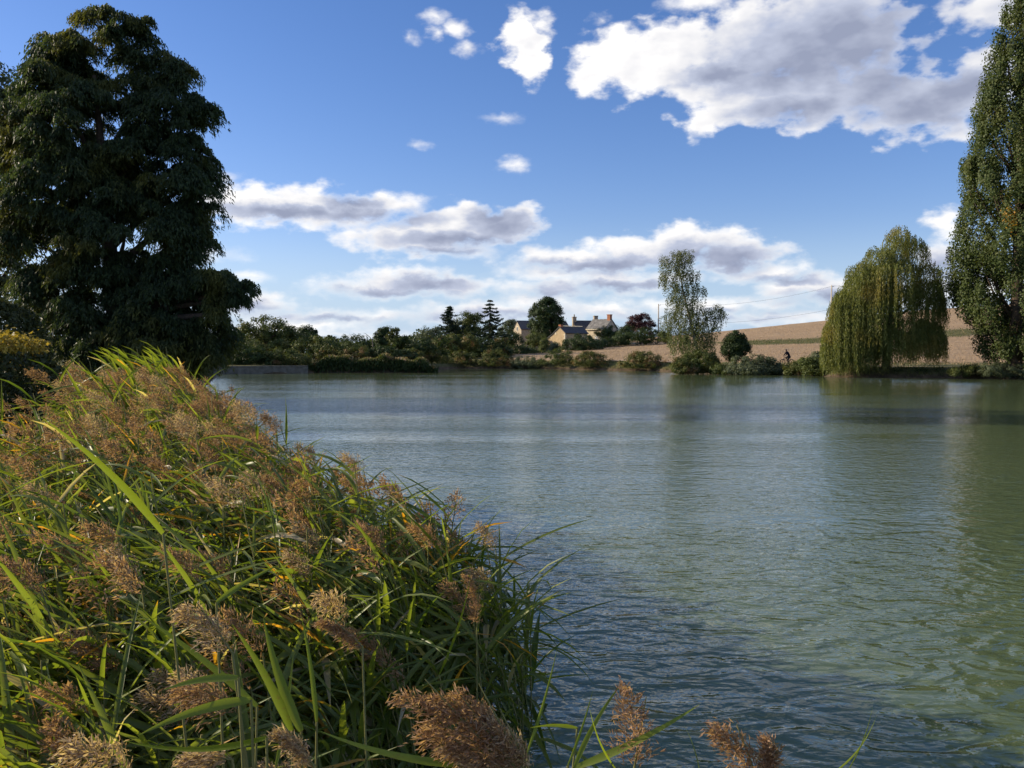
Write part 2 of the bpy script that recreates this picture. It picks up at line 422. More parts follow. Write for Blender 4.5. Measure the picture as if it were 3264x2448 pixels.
m, t, o = new_mat('lake_water')
pos = t.geo('Position'); px_, py_, pz_ = t.sep(pos)[:3]
big = t.noise(t.vmath('MULTIPLY', pos, (1.5, 2.4, 1)), 1.0, 2, .5, .9)
med = t.noise(t.vmath('MULTIPLY', pos, (3.4, 5.6, 1)), 1.0, 3, .5, .4)
ang = t.vmath('ADD', t.vmath('MULTIPLY', pos, (1.0, 1.0, 1)), t.xyz(t.math('MULTIPLY', py_, .35), t.math('MULTIPLY', px_, .22), 0))
small = t.noise(t.vmath('MULTIPLY', ang, (8, 13, 1)), 1.0, 2, .5, .2)
gustn = t.noise(t.vmath('MULTIPLY', pos, (.02, .09, 1)), 1.0, 3, .55)
gy_ = t.math('ADD', t.math('MULTIPLY_ADD', t.math('SUBTRACT', gustn, .5), 9.0, py_), t.math('MULTIPLY', px_, .10))
gust = t.math('MULTIPLY', t.maprange(gy_, 24.6, 25.8), t.maprange(gy_, 50, 42))
calm = t.maprange(gy_, 46, 84)
near = t.maprange(py_, 16, 5)
h1 = t.math('MULTIPLY', big, t.math('MULTIPLY_ADD', near, .046, t.math('MULTIPLY_ADD', calm, -.006, .016)))
h2 = t.math('MULTIPLY', med, t.math('MULTIPLY_ADD', gust, .004, t.math('MULTIPLY_ADD', calm, -.0085, .0205)))
h3 = t.math('MULTIPLY', small, t.math('MULTIPLY_ADD', gust, .002, t.math('MULTIPLY_ADD', calm, -.0035, t.math('MULTIPLY_ADD', near, -.0035, .0075))))
lanes = t.noise(t.vmath('MULTIPLY', pos, (.022, .17, 1)), 1.0, 4, .6)                # wind lanes: ruffled and slack streaks
lane = t.maprange(lanes, .36, .64, .45, 1.5)
H = t.math('ADD', h1, t.math('MULTIPLY', t.math('ADD', h2, h3), lane))
bn = t.n.new('ShaderNodeBump'); bn.inputs['Strength'].default_value = 1.0; bn.inputs['Distance'].default_value = 1.0
t.l.new(H, bn.inputs['Height'])
murk = t.ramp(t.noise(pos, .12, 3, .5), [(.3, (.080, .112, .050)), (.7, (.102, .136, .060))])
b = principled(t, murk, .03, .5, IOR=1.4)
t.l.new(bn.outputs[0], b.inputs['Normal']); t.l.new(b.outputs[0], o.inputs[0])
wm = MB(); wm.poly([(-60, -8, 0), (100, -8, 0), (100, 150, 0), (-60, 150, 0)])
water = wm.build('lake_water', m); water['kind'] = 'structure'; water['label'] = 'green rippled lake water between the reeds and the far bank'

# a footpath along the far bank
pc = np.array([(12.5,126.5),(17,121),(21.5,116),(26.5,106),(30.5,100.5),(34.5,97.5),(37.5,92),(42,88.5),(48,85),(58,80)])
seg = np.linspace(0, len(pc) - 1, 60); cx = np.interp(seg, range(len(pc)), pc[:, 0]); cy = np.interp(seg, range(len(pc)), pc[:, 1])
tx = np.gradient(cx); ty = np.gradient(cy); ln = np.hypot(tx, ty); nxv, nyv = -ty / ln, tx / ln
v = []
for k in range(60):
    for s in (-.55, -.2, .2, .55):
        x_, y_ = cx[k] + nxv[k] * s, cy[k] + nyv[k] * s
        v.append((x_, y_, 0))
v = np.array(v); v[:, 2] = ground_z(v[:, 0], v[:, 1]) + .07
f = [(k * 4 + j, k * 4 + j + 1, k * 4 + j + 5, k * 4 + j + 4) for k in range(59) for j in range(3)]
M['path'] = simple('dry_path', (.36, .28, .20), .95, .05, .25, 2, .3)
path = link('footpath', np_mesh('footpath', v, f, M['path'], smooth=True)); path['kind'] = 'structure'; path['label'] = 'narrow dry footpath along the far bank'

# ------------------------------------------------------------------ leaves
def unit(v): return v / np.maximum(np.linalg.norm(v, axis=1, keepdims=True), 1e-9)
def rdir(n): return unit(rng.normal(size=(n, 3)))
def leaf_arrays(c, axis_, side, L, Wd, fold=0.12):
    """rhombic leaves: base, left, tip, right"""
    n = len(c); L = np.broadcast_to(L, n)[:, None]; Wd = np.broadcast_to(Wd, n)[:, None]
    nrm = unit(np.cross(axis_, side))
    v = np.empty((n, 4, 3))
    v[:, 0] = c - axis_ * L * .5; v[:, 2] = c + axis_ * L * .5 - nrm * L * fold
    v[:, 1] = c - side * Wd * .5 + nrm * Wd * fold; v[:, 3] = c + side * Wd * .5 + nrm * Wd * fold
    return v.reshape(-1, 3), np.arange(n * 4).reshape(n, 4)
def tri_mesh(name, c, axis_, side, L, Wd, mats):
    a = axis_ * (L * .5)[:, None]; s = side * (Wd * .5)[:, None]
    V = np.stack([c - a - s, c - a + s, c + a], 1).reshape(-1, 3)
    return np_mesh(name, V, np.arange(len(V)).reshape(-1, 3), mats)
def leaf_mesh(name, c, axis_, side, L, Wd, mats, midx=None):
    v, f = leaf_arrays(c, axis_, side, L, Wd)
    return np_mesh(name, v, f, mats, midx)
def in_ellipsoids(n, E, shell=0.55):
    """points in a union of ellipsoids (cx,cy,cz,rx,ry,rz), kept towards their skins; returns point, outward direction"""
    E = np.asarray(E, float); w = (E[:, 3] * E[:, 4] * E[:, 5]) ** (2 / 3); k = rng.choice(len(E), n, p=w / w.sum())
    d = rdir(n); r = np.where(rng.random(n) < shell, rng.uniform(.78, 1.0, n), rng.random(n) ** (1 / 3))
    p_ = E[k, :3] + d * E[k, 3:] * r[:, None]
    return p_, unit(d / E[k, 3:])
def clumped(n_clump, per, E, rc, shell=.7, outward=.6):
    c, o_ = in_ellipsoids(n_clump, E, shell)
    size = rc * rng.uniform(.6, 1.25, n_clump)
    k = np.repeat(np.arange(n_clump), per); d = rdir(len(k))
    r = rng.random(len(k)) ** .45
    p_ = c[k] + d * (size[k] * r)[:, None] * np.array((1, 1, .75))
    nrm = unit(d * .6 + o_[k] * outward + rng.normal(size=d.shape) * .45 + np.array((0, 0, .25)))
    return p_, nrm, c
def frame(nrm, droop=0.0):
    a = unit(np.cross(nrm, rdir(len(nrm))) + np.array((0, 0, -droop)))
    s = unit(np.cross(nrm, a)); return a, s
def ell_px(ells, Dist, depth=1.0, dd=0.0):
    E = []
    for e in ells:
        px, py, rx, ry = e[:4]; off = e[4] if len(e) > 4 else 0.0
        c = at(px, py, Dist + dd + off); k = (Dist + off) / FPX
        E.append((*c, rx * k, rx * k * depth, ry * k))
    return E

def trunk_mesh(name, base, top, r, limbs, mat, parent, sway=.04):
    b_ = MB(); base = Vector(base); top = Vector(top); h = (top - base).length
    pts = []; rad = []
    for k in range(8):
        s = k / 7
        pts.append(base.lerp(top, s) + Vector((math.sin(s * 5 + h), math.cos(s * 4 + h), 0)) * sway * h * s * (1 - s) * 2)
        rad.append(r * (1.25 if k == 0 else 1) * (1 - .85 * s))
    b_.tube(pts, rad, 8)
    for q_ in limbs:
        q_ = Vector(q_); hh = max(0.12, min(.85, ((q_.z - base.z) / h) * .72 - .03)); i = hh * 7; k = int(i)
        s0 = pts[k].lerp(pts[min(k + 1, 7)], i - k); r0 = rad[k] * .5
        mid = s0.lerp(q_, .5) + Vector((0, 0, .08 * (q_ - s0).length))
        b_.tube([s0, s0.lerp(mid, .6), mid, mid.lerp(q_, .6), q_], [r0, r0 * .8, r0 * .6, r0 * .4, r0 * .15], 5)
    return b_.build(name, mat, parent, True)

def to_local(obj_world_pts, root): return obj_world_pts - np.array(root.location)

def tree(name, label, cat, Dist, ells, mat, base_px=None, clumps=60, per=70, leaf=.2, rc=None, depth=1.0, trunk=.18, group=None,
         mats2=None, frac2=0.0, shell=.7, droop=0., bark='bark', limbs=10, dd=0.0, leafw=.6, top_frac=.8, sink=.1):
    E = ell_px(ells, Dist, depth, dd)
    Ea = np.array(E)
    bx_ = at(base_px, 1100, Dist)[0] if base_px is not None else float(np.average(Ea[:, 0], weights=Ea[:, 3]))
    by = Dist + dd
    base = (bx_, by, max(gz(bx_, by), 0.0) - sink)
    root = empty(name, base); tag(root, label, cat, group)
    rc = rc or float(np.mean(Ea[:, 3])) * .33
    p_, nrm, c = clumped(clumps, per, E, rc, shell)
    lo = base[2] + .15
    keep = p_[:, 2] > lo
    p_, nrm = p_[keep], nrm[keep]
    a, s = frame(nrm, droop)
    L = leaf * rng.uniform(.65, 1.3, len(p_))
    mm = [M[mat]]; mi = None
    if mats2:
        mm.append(M[mats2]); cc = rng.random(clumps) < frac2; mi = np.repeat(cc, per)[keep].astype(int)
    me = leaf_mesh('crown', to_local(p_, root), a, s, L, L * leafw, mm, mi)
    link('crown', me, root)
    ztop = base[2] + (Ea[:, 2] + Ea[:, 5] * top_frac * .9).max() - base[2]
    kmax = int(np.argmax(Ea[:, 2] + Ea[:, 5])); tp = Ea[kmax]
    topv = (tp[0] - base[0], tp[1] - base[1], tp[2] + tp[5] * .6 - base[2])
    sel = c[rng.permutation(len(c))[:limbs]] - np.array(base)
    sel = [q_ for q_ in sel if q_[2] > .25]
    trunk_mesh('trunk', (0, 0, 0), topv, trunk, sel, M[bark], root)
    return root
def bush(label, Dist, ells, mat, n=30, per=70, leaf=.2, group=None, name='bush', cat='bush', **kw):
    """shrub: several stems from the ground, leaves down to the ground"""
    kw.setdefault('trunk', .06)
    return tree(name, label, cat, Dist, ells, mat, clumps=n, per=per, leaf=leaf, group=group, **kw)

# ------------------------------------------------------------------ big swamp cypress on the left bank
def cypress():
    Dc = 40.0
    ells = [(270,95,80,75),(375,100,75,75),(455,135,42,80),(200,170,75,60),(300,240,190,130),(160,280,90,80),(545,195,30,45),(570,250,45,45),(515,300,30,40),
        (260,420,240,150),(90,430,110,120),(540,380,140,95),(650,330,38,38),(600,350,60,50),(200,600,240,170),(500,560,180,150),(640,520,38,55),(620,580,50,60),
        (120,780,160,130),(400,750,240,180),(620,680,58,75),(600,770,75,50),(690,762,30,22),(620,810,22,28),
        (300,930,210,140),(530,960,170,150),(640,1000,90,90),(250,1060,130,80),(470,1090,210,90),(640,1090,100,75),(180,960,90,110),(330,1140,70,60),(560,1150,150,60)]
    limb = [(690,890,50,22),(745,910,48,28),(720,955,40,24),(650,890,40,22),(775,935,24,24),(690,1000,28,16)]
    E = ell_px(ells, Dc, .8); E2 = ell_px(limb, Dc - 1.5, .7)
    base = (at(560, 1100, Dc)[0] - 2.6, Dc + .5, 0.0); base = (base[0], base[1], gz(base[0], base[1]) - .1)
    root = empty('cypress_tree', base); tag(root, 'huge dark shaggy cypress tree towering over the reed bed', 'tree')
    P, A, L = [], [], []
    for EE, n, per, rc in ((E, 860, 640, .64), (E2, 34, 620, .42)):      # boughs: drooping domes of needle sprays
        c, o_ = in_ellipsoids(n, EE, .82)
        size = rc * rng.uniform(.55, 1.3, n); k = np.repeat(np.arange(n), per)
        ph = rng.random(len(k)) * 6.283; r = np.sqrt(rng.random(len(k)))
        lobes = 1 + .28 * np.sin(ph * 5 + k * 1.7) + .12 * np.sin(ph * 11 + k)
        hx, hy = np.cos(ph) * r * lobes, np.sin(ph) * r * lobes
        depth_ = rng.random(len(k)) ** 1.6
        dz = -.62 * (hx ** 2 + hy ** 2) - .55 * depth_ * (.35 + r) + .25
        p_ = c[k] + np.stack([hx, hy, dz], 1) * size[k][:, None] + rng.normal(size=(len(k), 3)) * .05
        a = unit(np.stack([np.cos(ph) * .7, np.sin(ph) * .7, -.55 - .7 * r], 1) + rng.normal(size=(len(k), 3)) * .35)
        P.append(p_); A.append(a); L.append(rng.uniform(.11, .25, len(k)))
    P, A, L = map(np.concatenate, (P, A, L)); S = unit(np.cross(A, rdir(len(P))))
    kp = P[:, 2] > base[2] + .2; P, A, S, L = P[kp], A[kp], S[kp], L[kp]
    link('crown', tri_mesh('crown', to_local(P, root), A, S, L, L * .34, M['cypress']), root)
    lim = [to_local(np.array(e[:3]), root) for e in E[4:]] + [to_local(np.array(e[:3]), root) for e in E2]
    trunk_mesh('trunk', (0, 0, 0), to_local(np.array(E[4][:3]), root), .55, lim, M['bark'], root, .01)
cypress()
tree('poplar_tree', 'pale sunlit poplar showing behind the huge cypress', 'tree', 47, [(10,300,55,80),(-30,420,110,160),(20,560,80,150),(-60,750,160,250),(-120,200,90,120),(-150,380,120,160),(-40,950,150,160),(150,260,30,40)], 'grey', base_px=-30, clumps=260, per=80, leaf=.24, rc=.8, trunk=.35)

# ------------------------------------------------------------------ clipped hedges on the left bank
def hedge(name, label, x0, x1, y0, y1, h, mat, n, leaf, top=None, wobble=.12):
    b0 = ((x0 + x1) / 2, (y0 + y1) / 2, gz((x0 + x1) / 2, (y0 + y1) / 2) - .05)
    root = empty(name, b0); tag(root, label, 'hedge', None)
    w, d = x1 - x0, y1 - y0
    u = rng.random((n, 3)); face = rng.choice(5, n, p=[.28, .30, .14, .14, .14])
    p_ = np.stack([(u[:, 0] - .5) * w, (u[:, 1] - .5) * d, u[:, 2] * h], 1); nr = rng.normal(size=(n, 3)) * .5
    for fk, (ax, val, nv) in enumerate(((2, h, (0, 0, 1)), (1, -d / 2, (0, -1, 0)), (1, d / 2, (0, 1, 0)), (0, -w / 2, (-1, 0, 0)), (0, w / 2, (1, 0, 0)))):
        mk = face == fk; p_[mk, ax] = val; nr[mk] += np.array(nv)
    rr = 1 - .12 * np.clip((p_[:, 2] / h - .6) / .4, 0, 1) ** 2
    p_[:, 0] *= rr; p_[:, 1] *= rr
    p_ += rng.normal(size=(n, 3)) * .07
    p_[:, 2] += wobble * (np.sin(p_[:, 0] * 1.9) * .6 + np.sin(p_[:, 0] * .8 + p_[:, 1] * 1.1)) * (p_[:, 2] / h)
    nr = unit(nr); a, s = frame(nr)
    L = leaf * rng.uniform(.6, 1.3, n)
    mats = [M[mat]]; mi = None
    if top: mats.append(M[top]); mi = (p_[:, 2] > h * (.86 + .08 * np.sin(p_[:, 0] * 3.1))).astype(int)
    link('foliage', leaf_mesh('foliage', p_, a, s, L, L * .6, mats, mi), root)
    stems = MB()
    for k in range(int(w * 1.5) + 2):
        xx = (k / (int(w * 1.5) + 1) - .5) * w * .9
        stems.tube([(xx, 0, 0), (xx + .1, .05, h * .4), (xx + rng.normal() * .2, rng.normal() * .1, h * .9)], [.04, .03, .012], 5)
    stems.build('stem', M['bark'], root, True)
hedge('clipped_hedge', 'rounded hedge with sunlight coloured gold onto its top beside the reeds', -12.5, -7.5, 12.6, 14.4, 1.75, 'yew', 30000, .085, top='golden')
hedge('clipped_hedge', 'tall dark green hedge behind the golden topped one', -24, -15.4, 26.5, 28.5, 3.0, 'yew', 26000, .15)

# ------------------------------------------------------------------ trees and shrubs on the far left bank
tree('oak_tree', 'large round green tree beside the low stone bank wall', 'tree', 116, [(850,1055,85,42),(800,1085,70,55),(890,1085,70,60),(850,1110,120,55),(925,1060,25,18),(840,1040,60,30)], 'mid', base_px=850, clumps=190, per=75, leaf=.26, rc=.85, trunk=.4)
tree('pine_tree', 'thin tree with open layered branches behind the cypress limb', 'tree', 125, [(765,1040,30,8),(770,1060,45,12),(760,1080,50,16),(765,1110,50,40),(772,1025,14,6)], 'mid', base_px=768, clumps=60, per=60, leaf=.24, rc=.5, trunk=.22)
tree('round_tree', 'small dark round headed tree rising behind mixed shrubs', 'tree', 130, [(978,1062,33,22),(980,1075,36,20),(975,1050,20,10)], 'dark', base_px=980, clumps=75, per=75, leaf=.24, rc=.6, trunk=.2)
bush('golden green hillock of shrubs under the small round tree', 112, [(1000,1098,60,26),(1060,1104,70,24),(1020,1125,85,32),(1110,1110,60,22)], 'mid', 150, 75, .22, rc=.7)
bush('pale bush on the bank beside the dark hedge of reeds', 106, [(940,1135,14,30),(935,1155,16,25)], 'autumn', 24, 70, .2, rc=.45)
bush('dark shrub in the shade below the large round tree', 107, [(800,1145,60,22),(870,1150,60,22),(830,1160,90,18)], 'dark', 70, 75, .22, rc=.6)
bush('brownish low shrub at the foot of the large round tree', 105.5, [(875,1155,28,14)], 'autumn', 18, 70, .18, rc=.4)
bush('dark evergreen shrub directly above the low bank wall', 105, [(790,1130,60,34),(735,1140,50,34)], 'dark', 110, 70, .22, rc=.6)
bush('olive shrub filling the gap behind the bank wall', 106, [(900,1140,50,30),(960,1148,44,26)], 'mid', 90, 70, .2, rc=.55)
bush('rusty brown bramble bank behind the shaded reeds', 110, [(1060,1130,60,20),(1140,1128,60,20)], 'autumn', 100, 70, .2, rc=.5)
bush('dark bramble bank under the ivy clad trunk', 111, [(1230,1128,60,24),(1290,1140,44,22)], 'dark', 100, 70, .2, rc=.5)
bush('low green thorn bushes beyond the end of the shaded reeds', 124, [(1390,1140,46,26),(1340,1150,40,22)], 'mid', 90, 70, .2, rc=.5)
tree('ash_tree', 'little tree poking out of the distant hedge line', 'tree', 140, [(1052,1078,16,10),(1045,1085,12,10)], 'mid', base_px=1052, clumps=22, per=60, leaf=.24, rc=.4, trunk=.12)
tree('hedgerow_tree', 'broad dark tangle of trees behind the shaded reeds', 'tree', 122, [(1100,1093,70,22),(1150,1098,60,24),(920,1085,44,45),(960,1105,70,40),(1180,1105,60,30),(1320,1105,60,30),(1400,1100,50,30)], 'dark', base_px=1120, clumps=190, per=75, leaf=.24, rc=.7, trunk=.2)
tree('ivy_tree', 'upright ivy clad tree trunk beside a bare dead branch', 'tree', 116, [(1213,1075,19,22),(1213,1100,20,35),(1222,1055,14,10)], 'dark', base_px=1213, clumps=80, per=70, leaf=.2, rc=.45, trunk=.25)
tree('alder_tree', 'twin topped leafy tree next to the ivy clad trunk', 'tree', 119, [(1240,1060,22,16),(1265,1080,28,28),(1285,1090,22,20),(1250,1100,40,30),(1268,1052,12,9)], 'mid', base_px=1258, clumps=95, per=70, leaf=.22, rc=.5, trunk=.22)
# bare branch
dm = MB(); P0 = at(1190, 1090, 113); k = 113 / FPX
def dp(px, py): return at(px, py, 113) - P0
dm.tube([(0, 0, -3.6), (0, 0, -1), tuple(dp(1186, 1083)), tuple(dp(1178, 1074)), tuple(dp(1166, 1064)), tuple(dp(1158, 1061))], [.09, .08, .06, .05, .03, .012], 6)
dm.tube([tuple(dp(1186, 1083)), tuple(dp(1190, 1074)), tuple(dp(1187, 1069))], [.035, .025, .01], 5)
dm.tube([tuple(dp(1172, 1069)), tuple(dp(1166, 1070)), tuple(dp(1160, 1068))], [.03, .02, .008], 5)
d_ = dm.build('dead_branch', M['deadwood'], None, True, tuple(P0)); tag(d_, 'bare grey dead branch sticking out beside the ivy clad trunk', 'branch')
tree('aspen_tree', 'grey green feathery tree left of the dark conifer', 'tree', 150, [(1365,1070,38,26),(1340,1090,45,25),(1395,1065,30,22),(1370,1100,60,25)], 'grey', base_px=1368, clumps=110, per=70, leaf=.26, rc=.7, trunk=.25)
bush('brown tinged bush at the end of the shaded reeds', 112, [(1310,1130,36,22),(1290,1145,30,18)], 'autumn', 36, 70, .2, rc=.5)
bush('mottled green bush beside the brown tinged one', 122, [(1370,1125,45,25),(1340,1140,40,20)], 'autumn', 44, 75, .22, rc=.55)

def conifer(label, Dist, px, top, bottom, width, mat='conifer', gaps=.5):
    P0 = at(px, top, Dist); k = Dist / FPX; bx_ = P0[0]; bz = gz(bx_, Dist); h = P0[2] - bz
    root = empty('spruce_tree', (bx_, Dist, bz - .1)); tag(root, label, 'tree')
    P, A, L = [], [], []
    tiers = int(h / (.42 + .2 * gaps)); br = MB(); br.tube([(0, 0, 0), (0, 0, h * .5), (0, 0, h)], [.28, .16, .02], 7)
    for q_ in range(tiers):
        s = q_ / tiers; z = h * (1 - s) - .1
        if z < .8: break
        rad = (width * k) * (0.06 + .94 * s ** .8) * rng.uniform(.75, 1.15)
        for j in range(5 + int(3 * s)):
            az_ = rng.random() * 6.283; ln_ = rad * rng.uniform(.6, 1.15)
            dirv_ = np.array((math.cos(az_), math.sin(az_), 0))
            tt = rng.random(int(60 + 200 * s)) ** .8; dropz = -.35 * ln_ * np.sin(tt * 2.2) + .12 * ln_ * tt ** 2
            br.tube([(0, 0, z), tuple(dirv_ * ln_ * .5 + np.array((0, 0, z - .3 * ln_))), tuple(dirv_ * ln_ + np.array((0, 0, z - .2 * ln_)))], [.04, .025, .008], 4, False)
            pts = dirv_ * (tt * ln_)[:, None] + np.array((0, 0, z)); pts[:, 2] += dropz
            pts += rng.normal(size=pts.shape) * np.array((.16, .16, .08)) * (1.2 - .6 * gaps)
            P.append(pts); A.append(unit(dirv_ + rng.normal(size=pts.shape) * .7 + np.array((0, 0, -.3))))
    P = np.concatenate(P); A = np.concatenate(A); S = unit(np.cross(A, rdir(len(P)))); L = rng.uniform(.2, .42, len(P))
    link('crown', leaf_mesh('crown', P, A, S, L, L * .45, M[mat]), root)
    br.build('trunk', M['bark'], root)
conifer('dark dense conifer left of the leafy garden tree', 165, 1434, 975, 1090, 105, gaps=.0)
conifer('pointed spruce with open drooping branches beside the barn', 160, 1562, 955, 1090, 105, gaps=.7)
tree('garden_tree', 'leafy green tree standing between the two conifers', 'tree', 170, [(1495,1015,40,22),(1480,1040,45,35),(1520,1045,45,40),(1495,1075,70,30)], 'mid', base_px=1500, clumps=170, per=75, leaf=.28, rc=.9, trunk=.3)
tree('lime_tree', 'pale green tree behind the barn gable', 'tree', 246, [(1625,1040,22,22),(1630,1030,16,12),(1610,1055,18,18)], 'grey', base_px=1625, clumps=60, per=60, leaf=.36, rc=1.0, trunk=.25)
tree('hornbeam_tree', 'large dense dark egg shaped tree between barn and cottage', 'tree', 205, [(1740,1005,54,46),(1742,985,42,35),(1742,1035,56,40),(1744,968,26,18),(1740,1060,50,25)], 'dark', base_px=1740, clumps=360, per=85, leaf=.34, rc=.95, trunk=.5, shell=.85)
tree('copper_beech', 'dark purple leaved tree beside the farmhouse', 'tree', 200, [(2030,1025,34,20),(2055,1035,36,25),(2015,1045,25,20),(2045,1012,22,12),(2040,1060,45,22)], 'purple', base_px=2040, clumps=150, per=70, leaf=.3, rc=.75, trunk=.3)
# shrubs round the houses
for lab, Dd, el_, mt, nn_ in (
    ('dark tree in front of the barn wall', 185, [(1620,1075,38,30),(1600,1095,40,25),(1640,1090,25,28)], 'dark', 90),
    ('leafy dark tree under the egg shaped tree', 190, [(1707,1085,28,22),(1700,1105,30,18)], 'mid', 60),
    ('olive green rounded bush in front of the spruce', 150, [(1600,1105,26,22),(1590,1120,30,16)], 'autumn', 45),
    ('small cone shaped golden green tree beside the cottage gable', 178, [(1736,1100,11,16),(1735,1115,16,16),(1737,1088,6,9)], 'mid', 40),
    ('grey green shrub against the foot of the cottage gable', 168, [(1770,1108,14,14),(1768,1120,18,12)], 'grey', 36),
    ('big dark shrub in front of the cottage side wall', 178, [(1850,1095,48,26),(1830,1110,44,24),(1880,1105,40,24)], 'dark', 110),
    ('climbing shrub trained over the farmhouse front', 203, [(1908,1062,12,12),(1932,1058,14,16),(1945,1075,20,18)], 'mid', 44),
    ('ivy mass on the dark farmhouse gable', 201, [(1952,1060,20,22),(1965,1075,20,18)], 'dark', 44),
    ('dark shrub below the farmhouse door', 192, [(1920,1098,40,18),(1960,1095,40,20),(1900,1110,40,16)], 'dark', 84),
    ('dark rounded shrub left of the purple tree', 195, [(1998,1055,20,18),(1990,1070,24,16)], 'dark', 44),
    ('dark hedge bank below the purple tree', 190, [(2010,1080,50,18),(2060,1070,36,22),(2090,1075,20,20)], 'dark', 90),
    ('pale green willow shrub by the tall bare pole', 186, [(2120,1075,20,14)], 'mid', 26),
    ('olive bush behind the bank bushes near the spruce', 145, [(1450,1095,32,24),(1480,1100,32,22)], 'mid', 60),
    ('bright green bush in front of the dark conifer', 142, [(1415,1095,25,18),(1500,1090,26,20)], 'autumn', 50),
    ('dense dark thicket behind the shore bushes', 150, [(1540,1110,60,28),(1490,1120,60,28),(1430,1120,55,25),(1580,1125,50,20)], 'dark', 150),
    ('shadowed garden bush below the barn', 172, [(1660,1120,50,16),(1690,1128,46,14)], 'dark', 70),
    ): bush(lab, Dd, [(q_[0], q_[1], q_[2] * 1.15, q_[3] * 1.15) for q_ in el_], mt, int(nn_ * 1.4), 70, .25, rc=.75)
# shrubs along the shore
g = 'bushes along the far shore'
for lab, Dd, el_, mt, nn_ in (
    ('mottled autumn bush on the shore nearest the spruce', 133, [(1455,1145,34,22),(1440,1160,32,18),(1470,1128,18,12)], 'autumn', 54),
    ('yellowish green shore bush below the thicket', 133, [(1505,1148,24,20),(1500,1160,26,16)], 'mid', 36),
    ('rounded shore bush with reddish top below the barn', 132, [(1580,1143,36,24),(1560,1158,36,18),(1600,1155,34,20)], 'autumn', 70),
    ('low rounded shore bush with pale leaves', 131, [(1678,1155,36,19),(1665,1163,30,12),(1700,1160,26,14)], 'grey', 50),
    ('tall spreading shore bush below the cottage', 129, [(1775,1150,42,26),(1790,1138,30,26),(1740,1165,30,12),(1800,1155,30,22)], 'mid', 86),
    ('brown tinged round shore bush beside the sloping stubble', 124, [(1880,1148,40,24),(1910,1155,40,22),(1870,1130,22,10)], 'autumn', 84),
    ('round shore bush with ragged flowering top by the stubble', 117, [(2050,1150,44,26),(2085,1158,36,22),(2020,1160,34,20),(2035,1130,22,12)], 'autumn', 96),
    ('dense dark green bush at the foot of the birch', 101, [(2225,1155,38,28),(2250,1150,30,28),(2200,1165,34,20)], 'mid', 100),
    ('yellowish scrub leaning over the bank below the birch', 99, [(2170,1165,24,22),(2185,1175,26,14)], 'autumn', 46),
    ('low bright green scrub below the small round tree', 98, [(2310,1180,30,14),(2290,1178,20,14)], 'mid', 40),
    ('long leafy thicket on the bank in front of the cyclist', 97, [(2370,1165,40,24),(2410,1160,36,24),(2450,1165,30,22),(2390,1178,60,16),(2475,1175,26,16)], 'grey', 150),
    ('sunlit scrub on the bank just right of the cyclist', 94.5, [(2520,1180,18,14),(2540,1175,18,18),(2555,1160,12,12)], 'autumn', 40),
    ('dark bank scrub under the willow edge', 92, [(2590,1170,30,22),(2610,1180,30,18),(2575,1150,18,10)], 'mid', 60),
    ('tall pale green reedy bush beside the willow', 95, [(2615,1140,24,16),(2640,1140,26,18)], 'grey', 50),
    ): bush(lab, Dd - 1.2, [(q_[0], q_[1] + 3, q_[2] * 1.35, q_[3] * 1.3) for q_ in el_], mt, int(nn_ * 1.8), 70, .17, rc=.5, group=g)
tree('field_maple', 'small dark rounded tree in front of the stubble field', 'tree', 101, [(2345,1095,34,32),(2335,1120,34,30),(2360,1110,28,30),(2350,1070,22,14)], 'dark', base_px=2345, clumps=170, per=80, leaf=.2, rc=.5, trunk=.16)
# right bank plants
for lab, Dd, el_, mt, nn_ in (
    ('low sunlit scrub on the bank between willow and poplar', 81, [(3060,1185,30,14),(3100,1180,34,16)], 'reedgrass', 70),
    ('reedy grey green clump at the foot of the poplar', 79.5, [(3160,1175,36,24),(3200,1180,36,22),(3250,1180,40,26)], 'grey', 110),
    ('shaded low scrub under the drooping willow', 84.5, [(2880,1192,60,10),(2960,1190,60,12)], 'dark', 70),
    ): bush(lab, Dd, el_, mt, nn_, 75, .16, rc=.4, group='scrub on the right bank', leafw=.35)

# ------------------------------------------------------------------ weeping strands
def strands(starts, dirs, length, step, leafL, leafW, sway=.05, curl=1.6, spread=.05):
    P, A = [], []
    for s0, d0, ln_ in zip(starts, dirs, length):
        n = max(4, int(ln_ / step)); s = np.arange(n) * step
        d = np.array(d0, float); hor = np.array((d[0], d[1], 0)); up = d[2]
        e = np.exp(-s / curl)
        x = hor[None] * (curl * (1 - e))[:, None]
        z = up * curl * .5 * (1 - np.exp(-s / (curl * .5))) - np.maximum(0, s - curl * .5) * 1.0
        pts = s0 + x + np.stack([np.zeros(n), np.zeros(n), z], 1)
        w = rng.normal(size=2) * sway
        pts[:, 0] += w[0] * s * .3 + .04 * np.sin(s * 2.1 + w[0] * 50); pts[:, 1] += w[1] * s * .3
        P.append(pts + rng.normal(size=pts.shape) * spread)
        tan = np.gradient(pts, axis=0)
        A.append(unit(tan) + rng.normal(size=pts.shape) * .32)
    P = np.concatenate(P); A = unit(np.concatenate(A)); S = unit(np.cross(A, rdir(len(P))))
    L = leafL * rng.uniform(.6, 1.35, len(P))
    return P, A, S, L, L * leafW / leafL

